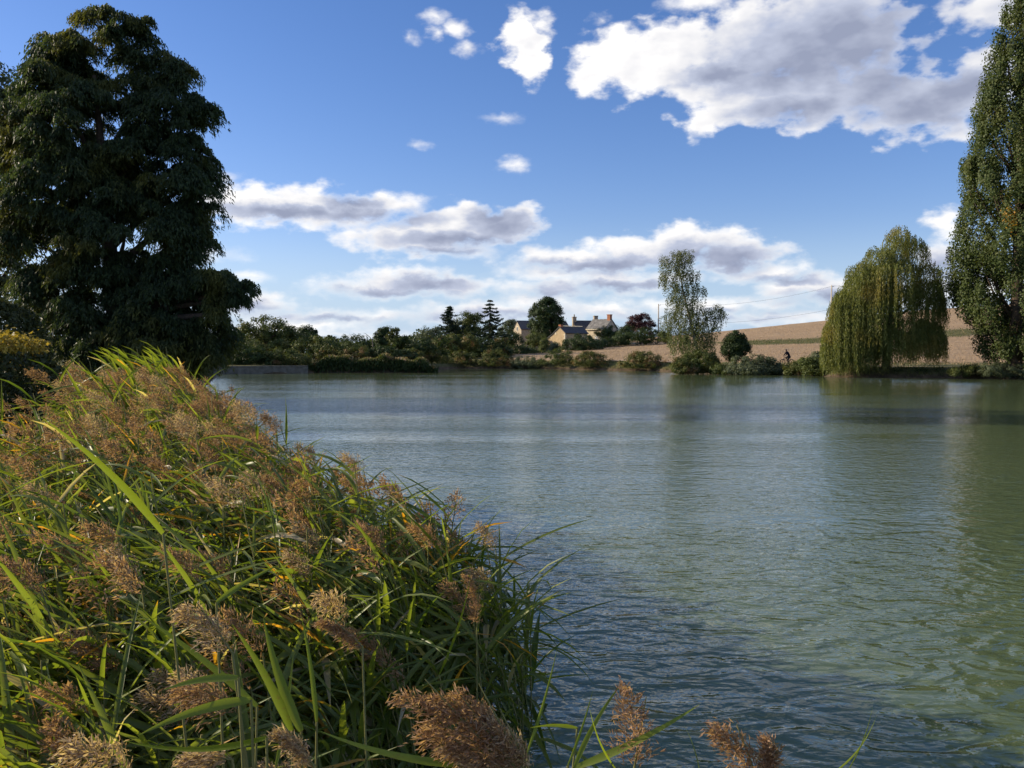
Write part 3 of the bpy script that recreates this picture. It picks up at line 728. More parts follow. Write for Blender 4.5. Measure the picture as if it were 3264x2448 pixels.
def willow():
    Dw = 86.0; k = Dw / FPX; Kx = 3264 / 2212
    bx_ = at(2830, 1190, Dw)[0]; base = (bx_, Dw + .5, gz(bx_, Dw + .5) - .1)
    root = empty('weeping_willow', base); tag(root, 'weeping willow with long curtains hanging to the water', 'tree')
    # tufts: (x, y, reach x, lowest y, how many)
    tufts = [(2866,738,50,880,60),(2805,800,60,1000,90),(2920,775,50,900,60),(2748,850,55,1010,90),(2962,850,50,980,60),(2850,840,110,1040,150),
        (2702,930,50,1130,100),(2760,880,80,1090,120),(2690,960,50,1195,150),(2656,1035,28,1205,110),(2720,980,70,1200,150),(2800,960,90,1140,130),(2880,920,90,1010,110),
        (2960,900,60,1060,110),(2990,940,35,1070,60),(2660,1080,30,1207,110),(2700,1080,50,1205,110),(2800,1060,40,1205,60),(2815,1055,22,1207,55),(2760,1080,50,1190,60),
        (2900,1020,90,1165,110),(2960,1030,60,1175,110),(2860,1060,80,1180,110),(2995,1070,25,1180,50),(2930,1070,80,1185,100),(2870,770,25,840,30),(2905,760,22,820,25)]
    st, dr, ln_ = [], [], []
    for (x, y, rx, low, n) in tufts:
        n = int(n * 1.8)
        for j in range(n):
            a_ = rng.random() * 6.283; rr = math.sqrt(rng.random())
            px = x + math.cos(a_) * rr * rx * .75; yy = y + (rr ** 2) * 26 + rng.normal() * 8
            depth = math.sin(a_) * rr * rx * k * 1.25 + (Dw)
            p_ = at(px, yy, depth)
            st.append(p_); dr.append((math.cos(a_) * .55 - .12, math.sin(a_) * .5, .55 + .3 * rng.random()))
            bot = low + rng.normal() * 14 - abs(rng.normal()) * 10
            ln_.append(max(.8, (bot - yy) * k * rng.uniform(.82, 1.08)))
    st = np.array(st)
    P, A, S, L, Wd = strands(st, dr, ln_,   .10, .24, .062, sway=.04, curl=1.0, spread=.05)
    kp = P[:, 2] > .12; P, A, S, L, Wd = P[kp], A[kp], S[kp], L[kp], Wd[kp]
    link('crown', tri_mesh('crown', to_local(P, root), A, S, L, Wd, M['willow']), root)
    lim = [to_local(at(x, y + 10, Dw), root) for (x, y, rx, low, n) in tufts if y < 1000]
    trunk_mesh('trunk', (0, 0, 0), to_local(at(2850, 800, Dw), root), .38, lim, M['bark'], root, .02)
willow()

def birch():
    Db = 104.0; k = Db / FPX; base = (at(2222, 1150, Db)[0], Db, 0); base = (base[0], Db, gz(base[0], Db) - .1)
    root = empty('birch_tree', base); tag(root, 'tall airy weeping birch leaning beside the utility pole', 'tree')
    nodes = [(2160,815,26,16),(2185,812,28,14),(2118,835,18,20),(2145,850,30,30),(2180,850,26,34),(2112,890,12,22),(2140,900,28,30),(2190,890,24,28),(2165,930,30,30),(2215,880,14,18),
        (2235,925,14,14),(2205,925,24,24),(2150,970,24,30),(2185,975,36,32),(2225,980,24,26),(2140,1010,22,28),(2180,1020,40,32),(2230,1020,34,34),(2125,1035,20,24),(2290,985,22,16),(2300,1000,14,20),
        (2265,1005,24,24),(2205,1060,50,34),(2250,1065,34,34),(2160,1070,34,30),(2285,1040,14,20),(2170,1105,36,26),(2220,1105,46,26),(2256,1100,24,26),(2200,1130,40,20)]
    st, dr, ln_ = [], [], []
    for (x, y, rx, ry) in nodes:
        n = int(rx * ry / 9.5) + 10
        for j in range(n):
            a_ = rng.random() * 6.283; rr = math.sqrt(rng.random())
            px = x + math.cos(a_) * rr * rx; py = y + math.sin(rng.random() * 6.283) * ry * rr - ry * .15
            st.append(at(px, py, Db + rng.normal() * rx * k * .8)); dr.append((math.cos(a_) * .5, math.sin(a_) * .5, .2)); ln_.append(rng.uniform(.4, 1.6))
    P, A, S, L, Wd = strands(np.array(st), dr, ln_, .07, .15, .085, curl=.35, spread=.08)
    link('crown', leaf_mesh('crown', to_local(P, root), A, S, L, Wd, M['birch']), root)
    tb = MB()
    def lp(px, py, d=0): return tuple(to_local(at(px, py, Db + d), root))
    tb.tube([(0, 0, 0), lp(2218, 1100), lp(2205, 1040), lp(2190, 980), lp(2176, 920), lp(2165, 860), lp(2170, 812)], [.24, .2, .17, .14, .1, .06, .02], 8)
    for q_ in ([(2210,1060),(2250,1020),(2285,990)], [(2200,1010),(2170,1000),(2130,1015)], [(2190,975),(2225,950),(2240,925)], [(2180,940),(2150,925),(2118,890)], [(2172,890),(2150,850),(2118,832)],
               [(2172,890),(2195,865),(2210,870)], [(2212,1075),(2180,1060),(2150,1070)], [(2215,1085),(2245,1070),(2262,1090)], [(2250,1020),(2275,1025),(2288,1050)]):
        tb.tube([lp(*r_, rng.normal() * .6) for r_ in q_], [.09, .055, .02], 5)
    tb.build('trunk', M['palebark'], root, True)
birch()

def poplar():
    Dp = 78.0; k = Dp / FPX; xc = 3275
    base = (at(xc, 1180, Dp)[0], Dp + 2, 0); base = (base[0], base[1], gz(base[0], base[1]) - .1)
    root = empty('poplar_tree', base); tag(root, 'towering poplar with a few orange leaf sprays on the right bank', 'tree')
    prof = [(-190, 20), (-60, 45), (40, 70), (150, 105), (260, 140), (360, 165), (440, 185), (500, 205), (560, 215), (620, 235), (700, 230), (800, 250), (880, 255), (960, 245), (1020, 200), (1080, 160), (1140, 120)]
    ys = np.array([p_[0] for p_ in prof], float); ws = np.array([p_[1] for p_ in prof], float)
    n = 950; yy = np.interp(rng.random(n), np.cumsum(np.r_[0, (ws[1:] + ws[:-1]) / 2 * np.diff(ys)]) / np.sum((ws[1:] + ws[:-1]) / 2 * np.diff(ys)), ys)
    ww = np.interp(yy, ys, ws) * k * .93; a_ = rng.random(n) * 6.283; rr = np.where(rng.random(n) < .72, rng.uniform(.74, .98, n), np.sqrt(rng.random(n)) * .8)
    lump = 1 + .10 * np.sin(yy * .035 + a_ * 3) + .07 * np.sin(yy * .09 + a_ * 5)
    c = np.stack([np.zeros(n), np.zeros(n), np.zeros(n)], 1)
    for i in range(n):
        p_ = at(xc, yy[i], Dp + 2); c[i] = p_ + np.array((math.cos(a_[i]), math.sin(a_[i]), 0)) * ww[i] * rr[i] * lump[i]
    per = 180; kk = np.repeat(np.arange(n), per); d = rdir(len(kk)); size = rng.uniform(.45, .95, n)
    P = c[kk] + d * (size[kk] * rng.random(len(kk)) ** .45)[:, None] * np.array((.95, .95, 1.9))
    outv = unit(np.stack([np.cos(a_), np.sin(a_), np.full(n, .5)], 1))
    nrm = unit(d * .6 + outv[kk] * .6 + rng.normal(size=d.shape) * .45); A, S = frame(nrm, .2)
    L = rng.uniform(.13, .25, len(P)); mi = np.zeros(n, int)
    dist = np.minimum(np.hypot((at(3100, 830, Dp)[0] - c[:, 0]), (at(3100, 830, Dp)[2] - c[:, 2])), np.hypot((at(3185, 705, Dp)[0] - c[:, 0]), (at(3185, 705, Dp)[2] - c[:, 2])))
    near_ = np.argsort(dist + 3 * np.maximum(0, c[:, 1] - Dp))[:2]; mi[near_] = 1
    mif = mi[kk] * (rng.random(len(kk)) < .5)
    mif[(mi[kk] == 1) & (rng.random(len(kk)) < .3)] = 0
    kp = P[:, 2] > base[2] + .2
    link('crown', leaf_mesh('crown', to_local(P, root)[kp], A[kp], S[kp], L[kp], L[kp] * .85, [M['poplar'], M['orange']], mif[kp]), root)
    tb = MB(); top = to_local(at(xc, -150, Dp + 2), root)
    tb.tube([(0, 0, 0), (0, 0, 2), tuple(top * .3), tuple(top * .6), tuple(top)], [.75, .55, .45, .28, .03], 10)
    for i in rng.permutation(n)[:70]:
        q_ = to_local(c[i], root); z0 = max(.8, q_[2] - 1.2 * np.hypot(q_[0], q_[1]) - 2.0)
        tb.tube([(0, 0, z0), (q_[0] * .55, q_[1] * .55, z0 + (q_[2] - z0) * .42), tuple(q_)], [.13, .08, .02], 5)
    tb.build('trunk', M['bark'], root, True)
poplar()

# ------------------------------------------------------------------ far wood, reed fringe, grass
def stuff(name, label, P, nrm, L, aspect, mats, mi=None, up=False):
    if up: A = unit(np.array((0, 0, 1.)) + rng.normal(size=P.shape) * .35); S = unit(np.cross(A, rdir(len(P))))
    else: A, S = frame(nrm)
    o = link(name, leaf_mesh(name, P, A, S, L, L * aspect, mats, mi)); tag(o, label, kind='stuff'); return o
n = 26000; x = rng.uniform(-230, 6, n); y = rng.uniform(300, 345, n); hgt = 6.2 + 1.6 * np.sin(x * .13) + 1.1 * np.sin(x * .37 + 1) + .8 * np.sin(x * .9)
z = 1 + hgt * rng.random(n) ** .5
stuff('far_wood', 'distant wood along the skyline behind the far bank', np.stack([x, y, z], 1), rdir(n), rng.uniform(.6, 1.3, n), .7, [M['dark'], M['mid']], (rng.random(n) < .5).astype(int))
# reed fringe on the far left bank, shade put into its dark colour, rusty tops
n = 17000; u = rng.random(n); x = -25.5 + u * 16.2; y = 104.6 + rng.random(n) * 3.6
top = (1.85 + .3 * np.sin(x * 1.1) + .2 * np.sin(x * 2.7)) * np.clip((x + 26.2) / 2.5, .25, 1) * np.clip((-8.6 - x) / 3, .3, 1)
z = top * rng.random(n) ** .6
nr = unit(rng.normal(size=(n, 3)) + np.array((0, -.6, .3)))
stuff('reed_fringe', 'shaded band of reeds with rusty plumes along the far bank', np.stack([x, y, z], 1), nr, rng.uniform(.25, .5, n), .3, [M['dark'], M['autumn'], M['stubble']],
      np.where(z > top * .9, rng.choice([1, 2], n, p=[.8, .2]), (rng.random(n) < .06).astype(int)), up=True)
# grass along the bank edge
pts = []
for a, b_ in zip(SHORE[9:30], SHORE[10:31]):
    m_ = int(np.hypot(*(b_ - a)) * 130); t_ = rng.random((m_, 1)); e = (b_ - a) / np.hypot(*(b_ - a)); nrm_ = np.array((e[1], -e[0])) * -1
    pts.append(a + (b_ - a) * t_ + nrm_ * rng.uniform(-.5, 2.6, (m_, 1)) ** 1)
pts = np.concatenate(pts); sd = shore_sd(pts); pts = pts[(sd > .05) & (sd < 3) & (pts[:, 0] > -9)]
zz = ground_z(pts[:, 0], pts[:, 1]); L = rng.uniform(.12, .32, len(pts))
stuff('bank_grass', 'rough grass along the edge of the far bank', np.stack([pts[:, 0], pts[:, 1], zz + L * .35], 1), rdir(len(pts)), L, .22, [M['reedgrass'], M['mid']], (rng.random(len(pts)) < .35).astype(int), up=True)
# stubble and weeds in the field
n = 52000; x = rng.uniform(10, 130, n); y = 104 + rng.random(n) ** 1.4 * 150; kp = (np.abs(x / y) < .62) & (shore_sd(np.stack([x, y], 1)) > 4.5); x, y = x[kp], y[kp]; n = len(x)
zz = ground_z(x, y); L = rng.uniform(.10, .24, n); inst = (y - .04 * x > 156) & (y - .04 * x < 184) & (x > 42)
weed = np.where(inst, rng.random(n) < .85, rng.random(n) < .05); L = np.where(inst, L * 1.5, L)
stuff('field_stubble', 'dry stubble and weeds over the sloping field', np.stack([x, y, zz + L * .3], 1), rdir(n), L, .3, [M['stubble'], M['mid']], weed.astype(int), up=True)

# ------------------------------------------------------------------ houses
def slab(name, pts, th, mat, parent):
    """a roof plane: quad with thickness along its normal"""
    p_ = [Vector(q_) for q_ in pts]; nrm = (p_[1] - p_[0]).cross(p_[3] - p_[0]).normalized()
    if nrm.z < 0: nrm = -nrm
    b_ = MB(); i = 0; b_.v = [tuple(q_ + nrm * .02) for q_ in p_] + [tuple(q_ + nrm * (th + .02)) for q_ in p_]
    b_.f = [(0, 3, 2, 1), (4, 5, 6, 7), (0, 1, 5, 4), (1, 2, 6, 5), (2, 3, 7, 6), (3, 0, 4, 7)]
    return b_.build(name, mat, parent)
def gabled(name, label, origin, rz, prof, length, wall, roof, ridge_k, overhang=.18):
    """profile across the gable in (x, z); the house runs along +y from the gable at y = 0"""
    root = empty(name, origin, rz); tag(root, label, 'house')
    b_ = MB(); lo = [(prof[0][0], -1.0)] + list(prof) + [(prof[-1][0], -1.0)]
    b_.prism(lo, 0, length); b_.build('wall', M[wall], root)
    rf = None
    for k, (a, b2) in enumerate(zip(prof, prof[1:])):
        a, b2 = list(a), list(b2)
        if k == 0:                                 # push the eaves out along the slope
            d = ((a[0] - b2[0]), (a[1] - b2[1])); l_ = math.hypot(*d); a = [a[0] + d[0] / l_ * .3, a[1] + d[1] / l_ * .3]
        if k == len(prof) - 2:
            d = ((b2[0] - a[0]), (b2[1] - a[1])); l_ = math.hypot(*d); b2 = [b2[0] + d[0] / l_ * .3, b2[1] + d[1] / l_ * .3]
        rf = slab('roof', [(a[0], -overhang, a[1]), (b2[0], -overhang, b2[1]), (b2[0], length + overhang, b2[1]), (a[0], length + overhang, a[1])], .12, M[roof], root)
    pk = prof[ridge_k]; b_ = MB()
    b_.tube([(pk[0], -overhang - .01, pk[1] + .12), (pk[0], length + overhang + .01, pk[1] + .12)], .10, 6)
    b_.build('ridge', M[roof], root)
    return root
def chimney(root, x, y, z0, z1, w, mat, pots=0, cap=True):
    b_ = MB(); b_.box((x - w / 2, y - w / 2, z0), (x + w / 2, y + w / 2, z1)); ch = b_.build('chimney', M[mat], root)
    if cap:
        b_ = MB(); b_.box((x - w / 2 - .08, y - w / 2 - .08, z1 - .18), (x + w / 2 + .08, y + w / 2 + .08, z1 + .003)); b_.build('chimney_cap', M[mat], ch)
    for k in range(pots):
        b_ = MB(); b_.tube([(x, y, z1), (x, y, z1 + .35), (x, y, z1 + .6)], [.2, .13, .17], 8); b_.build('chimney_pot', M[mat], ch)
def opening(root, name, face_x, y0, y1, z0, z1, mat, axis_, sign, frame_mat='quoin'):
    """window or door on a wall; axis_ 'x' = long wall at x = face_x, 'y' = gable wall at y = face_x"""
    def bx(lo_u, hi_u, lo_z, hi_z, d0, d1):
        b_ = MB()
        a_, c_ = sorted((face_x + sign * d0, face_x + sign * d1))
        if axis_ == 'x': b_.box((a_, lo_u, lo_z), (c_, hi_u, hi_z))
        else: b_.box((lo_u, a_, lo_z), (hi_u, c_, hi_z))
        return b_
    w = bx(y0, y1, z0, z1, -.05, .015).build(name, M[mat], root)
    fr = bx(y0 - .14, y1 + .14, z1, z1 + .16, -.05, .05).build('lintel', M[frame_mat], w)
    if name == 'window': bx(y0 - .14, y1 + .14, z0 - .1, z0, -.05, .08).build('sill', M[frame_mat], w)
    for u in (y0 - .12, y1): bx(u, u + .12, z0, z1, -.05, .04).build('frame', M[frame_mat], w)
    return w
def quoins(root, x, y, h, sx, sy):
    z = .1; k = 0
    while z < h - .35:
        a, c_ = (.42, .22) if k % 2 else (.22, .42); b_ = MB()
        xs = sorted((x - sx * .04, x + sx * a)); ys_ = sorted((y - sy * .04, y + sy * c_))
        b_.box((xs[0], ys_[0], z), (xs[1], ys_[1], z + .32)); b_.build('quoin', M['quoin'], root); z += .36; k += 1

def ground_at(px, D_): p_ = at(px, 1100, D_); return (p_[0], D_, gz(p_[0], D_))
# In each house: +y runs along the ridge away from the visible gable, +x is to the right of someone looking along +y
# barn: gable to the left
Db_ = 226.0; k = FPX / Db_; a = R(-90 + 17)
o = ground_at(1649, Db_); zb = at(1649, 1024, Db_)[2] - o[2]; ze = at(1660, 1050, Db_)[2] - o[2]
barn = gabled('stone_barn', 'tall stone barn with slate roof partly hidden by the egg shaped tree', o, a, [(-3.4, ze), (0, zb), (3.4, ze)], 13.5, 'stonegrey', 'slate', 1)
opening(barn, 'window', 3.4, 3.0, 3.9, 2.0, 3.2, 'glassdark', 'x', 1)
opening(barn, 'window', 0, -.5, .5, ze - .4, ze + .6, 'glassdark', 'y', -1)
# cottage: sunlit gable to the front left, long catslide roof on its left
Dc_ = 186.0; k = FPX / Dc_; a = R(-90 + 42); sn = math.sin(R(42)); o = ground_at(1784, Dc_)
def zof(py): return at(1784, py, Dc_)[2] - o[2]
u = lambda dpx: dpx / (k * sn)
cot = gabled('stone_cottage', 'sunlit ochre stone cottage with catslide roof and pale corner stones', o, a,
    [(u(-44), zof(1084)), (u(-21), zof(1066)), (0, zof(1043)), (u(16), zof(1061))], 7.0, 'stone', 'slate', 2)
chimney(cot, 0, .35, zof(1050), zof(1035), .62, 'brick', 0)
quoins(cot, u(16), 0, zof(1061), -1, 1)
opening(cot, 'window', u(16), 2.4, 3.2, 1.4, 2.3, 'glassdark', 'x', 1)
b_ = MB(); b_.box((u(-12) - .2, -.05, zof(1066)), (u(-12) + .2, .05, zof(1066) + .45)); b_.build('wall_plaque', M['quoin'], cot)
for q_ in range(16):                                   # crested ridge tiles
    b_ = MB(); b_.box((-.05, .9 + q_ * .4, zof(1043) + .2), (.05, .9 + q_ * .4 + .2, zof(1043) + .42)); b_.build('ridge_tile', M['quoin'], cot)
# farmhouse: long range with the roof towards us, and a wing whose gable looks to the right
Dm = 214.0; k = FPX / Dm; a = R(-90 + 10); o = ground_at(1829, Dm)
z1 = at(1870, 1024, Dm)[2] - o[2]; z2 = at(1870, 1056, Dm)[2] - o[2]
farm = gabled('farmhouse', 'long low farmhouse range with dark slate roof and chimneys', o, a, [(-3.0, z2), (0, z1), (3.0, z2)], 7.6, 'cream', 'slate', 1)
chimney(farm, 0, .1, z1 - 1.2, at(1824, 1010, Dm)[2] - o[2], .9, 'stonegrey', 1)
chimney(farm, 0, 5.6, z1 - .8, at(1896, 1006, Dm)[2] - o[2], .95, 'stonegrey', 0)
opening(farm, 'window', 3.0, 1.6, 2.5, 1.0, 2.3, 'glassdark', 'x', 1)
# wing: gable at the right front, ridge running back to the left
Dw_ = 207.0; k = FPX / Dw_; a = R(48); o = ground_at(1948, Dw_); z1 = at(1948, 1019, Dw_)[2] - o[2]; z2 = at(1948, 1047, Dw_)[2] - o[2]
wing = gabled('farmhouse_wing', 'farmhouse wing with slate roof coloured pale as if sunlit and brick chimney', o, a, [(-2.55, z2), (0, z1), (2.55, z2)], 5.4, 'cream', 'sunlitslate', 1)
chimney(wing, 0, .5, z1 - .6, at(1941, 1002, Dw_)[2] - o[2], .85, 'brick', 0)
b_ = MB(); b_.box((-2.95, -.1, z2 - .35), (-2.55, 5.5, z2 - .12)); b_.build('cornice', M['quoin'], wing)
dr_ = opening(wing, 'door', -2.55, 2.1, 3.0, 0.0, 2.1, 'white', 'x', -1)
opening(wing, 'window', -2.55, 3.9, 4.7, .9, 2.1, 'glassdark', 'x', -1)
opening(wing, 'window', 0, -.5, .5, 2.2, 3.3, 'glassdark', 'y', -1)

M['wallgrey'] = simple('shaded_grey_stone', (.15, .14, .12), .95, .1, .35, 2.0, .8)  # stone colour darkened to stand in for shade on the bank wall
# low stone bank wall on the far left
b_ = MB(); p0_ = (-35.2, 97.2); p1_ = (-24.4, 102.6); dxy = Vector((p1_[0] - p0_[0], p1_[1] - p0_[1], 0)); L_ = dxy.length; rz = math.atan2(dxy.y, dxy.x)
wl = empty('bank_wall', (p0_[0], p0_[1], -.2), rz); tag(wl, 'low grey stone retaining wall holding the far left bank', 'wall')
b_.box((0, 0, -.4), (L_, .45, 1.0)); b_.build('wall_face', M['wallgrey'], wl)
for q_ in range(9):
    b_ = MB(); b_.box((q_ * L_ / 9 + .02, -.06, 1.0), ((q_ + 1) * L_ / 9 - .02, .5, 1.12)); b_.build('coping_stone', M['wallgrey'], wl)
# garden fence in the shade below the barn
fx, fy = at(1670, 1110, 180)[:2]; fn = empty('garden_fence', (fx, fy, gz(fx, fy))); tag(fn, 'weathered pale picket fence in the shade below the barn', 'fence')
for q_ in range(14):
    b_ = MB(); b_.box((q_ * .42 - .05, -.02, -.2), (q_ * .42 + .05, .02, 1.15)); b_.poly([(q_ * .42 - .05, -.02, 1.15), (q_ * .42 + .05, -.02, 1.15), (q_ * .42, 0, 1.25)]); b_.build('picket', M['pole'], fn)
b_ = MB(); b_.box((-.1, .022, .35), (5.6, .06, .45)); b_.build('rail', M['pole'], fn)
b_ = MB(); b_.box((-.1, .022, .85), (5.6, .06, .95)); b_.build('rail', M['pole'], fn)

# ------------------------------------------------------------------ poles and cables
def pole(px, top, D_, label):
    x, y, z = at(px, top, D_); g0 = gz(x, y); h = z - g0
    r_ = empty('utility_pole', (x, y, g0 - .4)); tag(r_, label, 'pole', None)
    b_ = MB(); b_.tube([(0, 0, 0), (0, 0, h * .5), (0, 0, h + .4)], [.19, .16, .12], 10); b_.build('pole_shaft', M['pole'], r_, True)
    b_ = MB(); b_.tube([(0, 0, h + .1), (.45, -.05, h + .1)], .035, 6); b_.build('bracket', M['metal'], r_)
    b_ = MB(); b_.tube([(.42, -.05, h + .1), (.42, -.05, h + .2), (.42, -.05, h + .28)], [.06, .08, .03], 8); b_.build('insulator', M['white'], r_, True)
    return Vector((x + .42, y - .05, g0 - .4 + h + .28))
A_ = pole(2099, 969, 200, 'tall pale utility pole beside the purple tree')
B_ = pole(2651, 909, 172, 'utility pole rising behind the weeping willow')
C_ = Vector((92, 160, 17.5))
def cable(p_, q_, sag, label):
    b_ = MB(); pts = []
    for k in range(25):
        s = k / 24; v_ = p_.lerp(q_, s); v_.z -= sag * 4 * s * (1 - s); pts.append(v_ - p_)
    b_.tube(pts, .018, 5); o = b_.build('overhead_cable', M['wire'], None, False, tuple(p_)); tag(o, label, 'cable'); return o
cable(A_, B_, 1.6, 'thin cable sagging between the two utility poles')
cable(A_ - Vector((0, 0, 4.2)), B_ - Vector((0, 0, 4.6)), 1.2, 'lower thin cable between the two utility poles')
cable(B_, C_, 1.3, 'thin cable running on from the willow pole behind the poplar')

# ------------------------------------------------------------------ bicycle and rider
D_ = 99.3; bxp, byp = at(2509, 1164, D_)[:2]; bz = gz(bxp, byp) + .07
bike = empty('bicycle', (bxp, byp, bz), R(7)); tag(bike, 'dark mountain bicycle ridden along the far bank path', 'bicycle')
wr = .345
for wx in (-.56, .54):                                # front wheel is at -x: it heads to the left
    wv = MB(); wv.torus((wx, 0, wr), wr - .03, .030, 30, 8); w_ = wv.build('wheel', M['rubber'], bike, True)
    rm = MB(); rm.torus((wx, 0, wr), wr - .07, .014, 30, 6); rm.build('rim', M['rim'], w_, True)
    sp = MB()
    for k in range(16):
        t_ = k * math.pi / 8; sp.tube([(wx, .02 * (-1) ** k, wr), (wx + math.cos(t_) * (wr - .07), 0, wr + math.sin(t_) * (wr - .07))], .0025, 4)
    sp.tube([(wx, -.06, wr), (wx, .06, wr)], .025, 8); sp.build('spokes', M['rim'], w_)
bbk = (.10, 0, .31); st_top = (.27, 0, .88); head_t = (-.36, 0, .90); head_b = (-.40, 0, .76)
fr = MB()
for a_, b2, r_ in ((head_b, bbk, .026), (bbk, st_top, .02), (head_t, (.24, 0, .80), .02), (head_t, head_b, .026)): fr.tube([a_, b2], r_, 7)
for s in (-.06, .06):
    fr.tube([(.10, s * .6, .31), (.54, s, wr)], .012, 6); fr.tube([(.24, s * .4, .78), (.54, s, wr)], .010, 6)
fr.build('frame', M['metal'], bike, True)
fk = MB()
for s in (-.06, .06): fk.tube([(-.41, s, .74), (-.47, s, .60), (-.56, s, wr)], [.02, .017, .013], 6)
fk.tube([(-.41, -.07, .74), (-.41, .07, .74)], .022, 6); fk.build('fork', M['metal'], bike, True)
hb = MB(); hb.tube([(-.36, 0, .90), (-.41, 0, 1.0)], .018, 6); hb.tube([(-.36, -.33, 1.02), (-.41, -.08, 1.01), (-.41, .08, 1.01), (-.36, .33, 1.02)], .014, 6)
hb_o = hb.build('handlebar', M['metal'], bike, True)
for s in (-1, 1): g_ = MB(); g_.tube([(-.375, s * .22, 1.017), (-.36, s * .335, 1.021)], .019, 7); g_.build('grip', M['rubber'], hb_o)
sd_ = MB(); sd_.tube([(.10, 0, .975), (.22, 0, .985), (.34, 0, .985), (.40, 0, .99)], [.02, .045, .075, .06], 8); sd_.build('saddle', M['rubber'], bike, True)
sp_ = MB(); sp_.tube([st_top, (.30, 0, .97)], .014, 6); sp_.build('seat_post', M['rim'], bike)
cr = MB(); cr.torus((.10, -.05, .31), .085, .008, 20, 5); cr.tube([(.10, -.07, .31), (.06, -.09, .145)], .012, 5); cr.tube([(.10, .07, .31), (.14, .09, .475)], .012, 5)
cro = cr.build('crankset', M['metal'], bike, True)
for (x, y, z) in ((.06, -.14, .14), (.14, .14, .48)): p_ = MB(); p_.box((x - .05, y - .045, z - .01), (x + .05, y + .045, z + .01)); p_.build('pedal', M['rubber'], cro)

def skinned(name, chain, edges, mat, parent, root=0, sub=1):
    me = bpy.data.meshes.new(name); me.from_pydata([c_[:3] for c_ in chain], edges, []); me.materials.append(mat)
    o = link(name, me, parent); m_ = o.modifiers.new('skin', 'SKIN'); m_.use_smooth_shade = True
    for v_, c_ in zip(me.skin_vertices[0].data, chain):
        r_ = c_[3]; v_.radius = (r_, r_) if not isinstance(r_, tuple) else r_
    me.skin_vertices[0].data[root].use_root = True
    s_ = o.modifiers.new('sub', 'SUBSURF'); s_.levels = sub; s_.render_levels = sub
    return o
rider = empty('person', (bxp, byp, bz), R(7)); tag(rider, 'cyclist in dark jacket and helmet leaning over the handlebar', 'person')
# one body: pelvis, spine, neck, head, arms with hands, legs with feet
ch = [(.26, 0, 1.02, .125), (.20, 0, 1.16, .12), (.08, 0, 1.36, .13), (-.02, 0, 1.50, .10), (-.07, 0, 1.575, .055), (-.115, 0, 1.65, .085), (-.135, 0, 1.73, .088),
      (-.03, -.17, 1.46, .062), (-.18, -.23, 1.27, .045), (-.32, -.27, 1.075, .033), (-.36, -.275, 1.045, .03),
      (-.03, .17, 1.46, .062), (-.18, .23, 1.27, .045), (-.32, .27, 1.075, .033), (-.36, .275, 1.045, .03),
      (.22, -.09, .96, .10), (.02, -.11, .60, .065), (.12, -.12, .24, .042), (.10, -.13, .18, .04), (-.02, -.14, .165, .032),
      (.22, .09, .96, .10), (-.16, .12, .86, .068), (.13, .12, .60, .046), (.16, .13, .53, .04), (.05, .14, .505, .032),
      (-.185, 0, 1.66, .03)]
ed = [(0,1),(1,2),(2,3),(3,4),(4,5),(5,6),(3,7),(7,8),(8,9),(9,10),(3,11),(11,12),(12,13),(13,14),(0,15),(15,16),(16,17),(17,18),(18,19),(0,20),(20,21),(21,22),(22,23),(23,24),(5,25)]
for s in (-1, 1):                                      # five fingers each, curled over the grip
    w_ = 10 if s < 0 else 14
    for q_ in range(4):
        i = len(ch); yy = s * (.245 + q_ * .02); l_ = (.9, 1, .95, .75)[q_]
        ch += [(-.385 - .012 * l_, yy, 1.045, .010), (-.405 - .006 * l_, yy, 1.02, .0095), (-.395, yy, .998, .0085)]; ed += [(w_, i), (i, i + 1), (i + 1, i + 2)]
    i = len(ch); ch += [(-.355, s * .235, 1.02, .011), (-.36, s * .225, .995, .0095)]; ed += [(w_, i), (i, i + 1)]
skinned('body', ch, ed, M['skin'], rider)
jk = [(.27, 0, .97, .150), (.21, 0, 1.13, .150), (.08, 0, 1.36, .152), (-.015, 0, 1.49, .118), (-.065, 0, 1.56, .075),
      (-.03, -.17, 1.46, .092), (-.18, -.23, 1.27, .066), (-.31, -.268, 1.09, .05), (-.03, .17, 1.46, .092), (-.18, .23, 1.27, .066), (-.31, .268, 1.09, .05)]
skinned('jacket', jk, [(0,1),(1,2),(2,3),(3,4),(3,5),(5,6),(6,7),(3,8),(8,9),(9,10)], M['jacket'], rider)
tr_ = [(.25, 0, .99, .145), (.21, -.09, .95, .125), (.02, -.11, .60, .08), (.12, -.12, .27, .056), (.21, .09, .95, .125), (-.16, .12, .86, .09), (.12, .12, .62, .06)]
skinned('trousers', tr_, [(0,1),(1,2),(2,3),(0,4),(4,5),(5,6)], M['trousers'], rider)
for s, (hx, hz) in ((-1, (.11, .175)), (1, (.17, .515))):
    skinned('shoe', [(hx + .02, s * .13, hz + .02, .048), (hx - .06, s * .137, hz - .002, .042), (hx - .15, s * .142, hz - .012, .034)], [(0,1),(1,2)], M['rubber'], rider)
hm = MB()
for k in range(6):
    pass
prof = [(0, .118), (.035, .113), (.07, .095), (.095, .066), (.112, .03), (.118, .004)]
hm.tube([(-.125 + z * .12, 0, 1.715 + z) for z, r_ in prof], [r_ for z, r_ in prof], 14); hm.build('helmet', M['helmet'], rider, True)
for s in (-1, 1):
    e_ = MB(); e_.tube([(-.215, s * .032, 1.69), (-.222, s * .032, 1.69)], [.012, .006], 6); e_.build('eye', M['rubber'], rider)
    e_ = MB(); e_.tube([(-.10, s * .088, 1.655), (-.11, s * .10, 1.68), (-.10, s * .09, 1.70)], [.012, .018, .01], 6); e_.build('ear', M['skin'], rider, True)
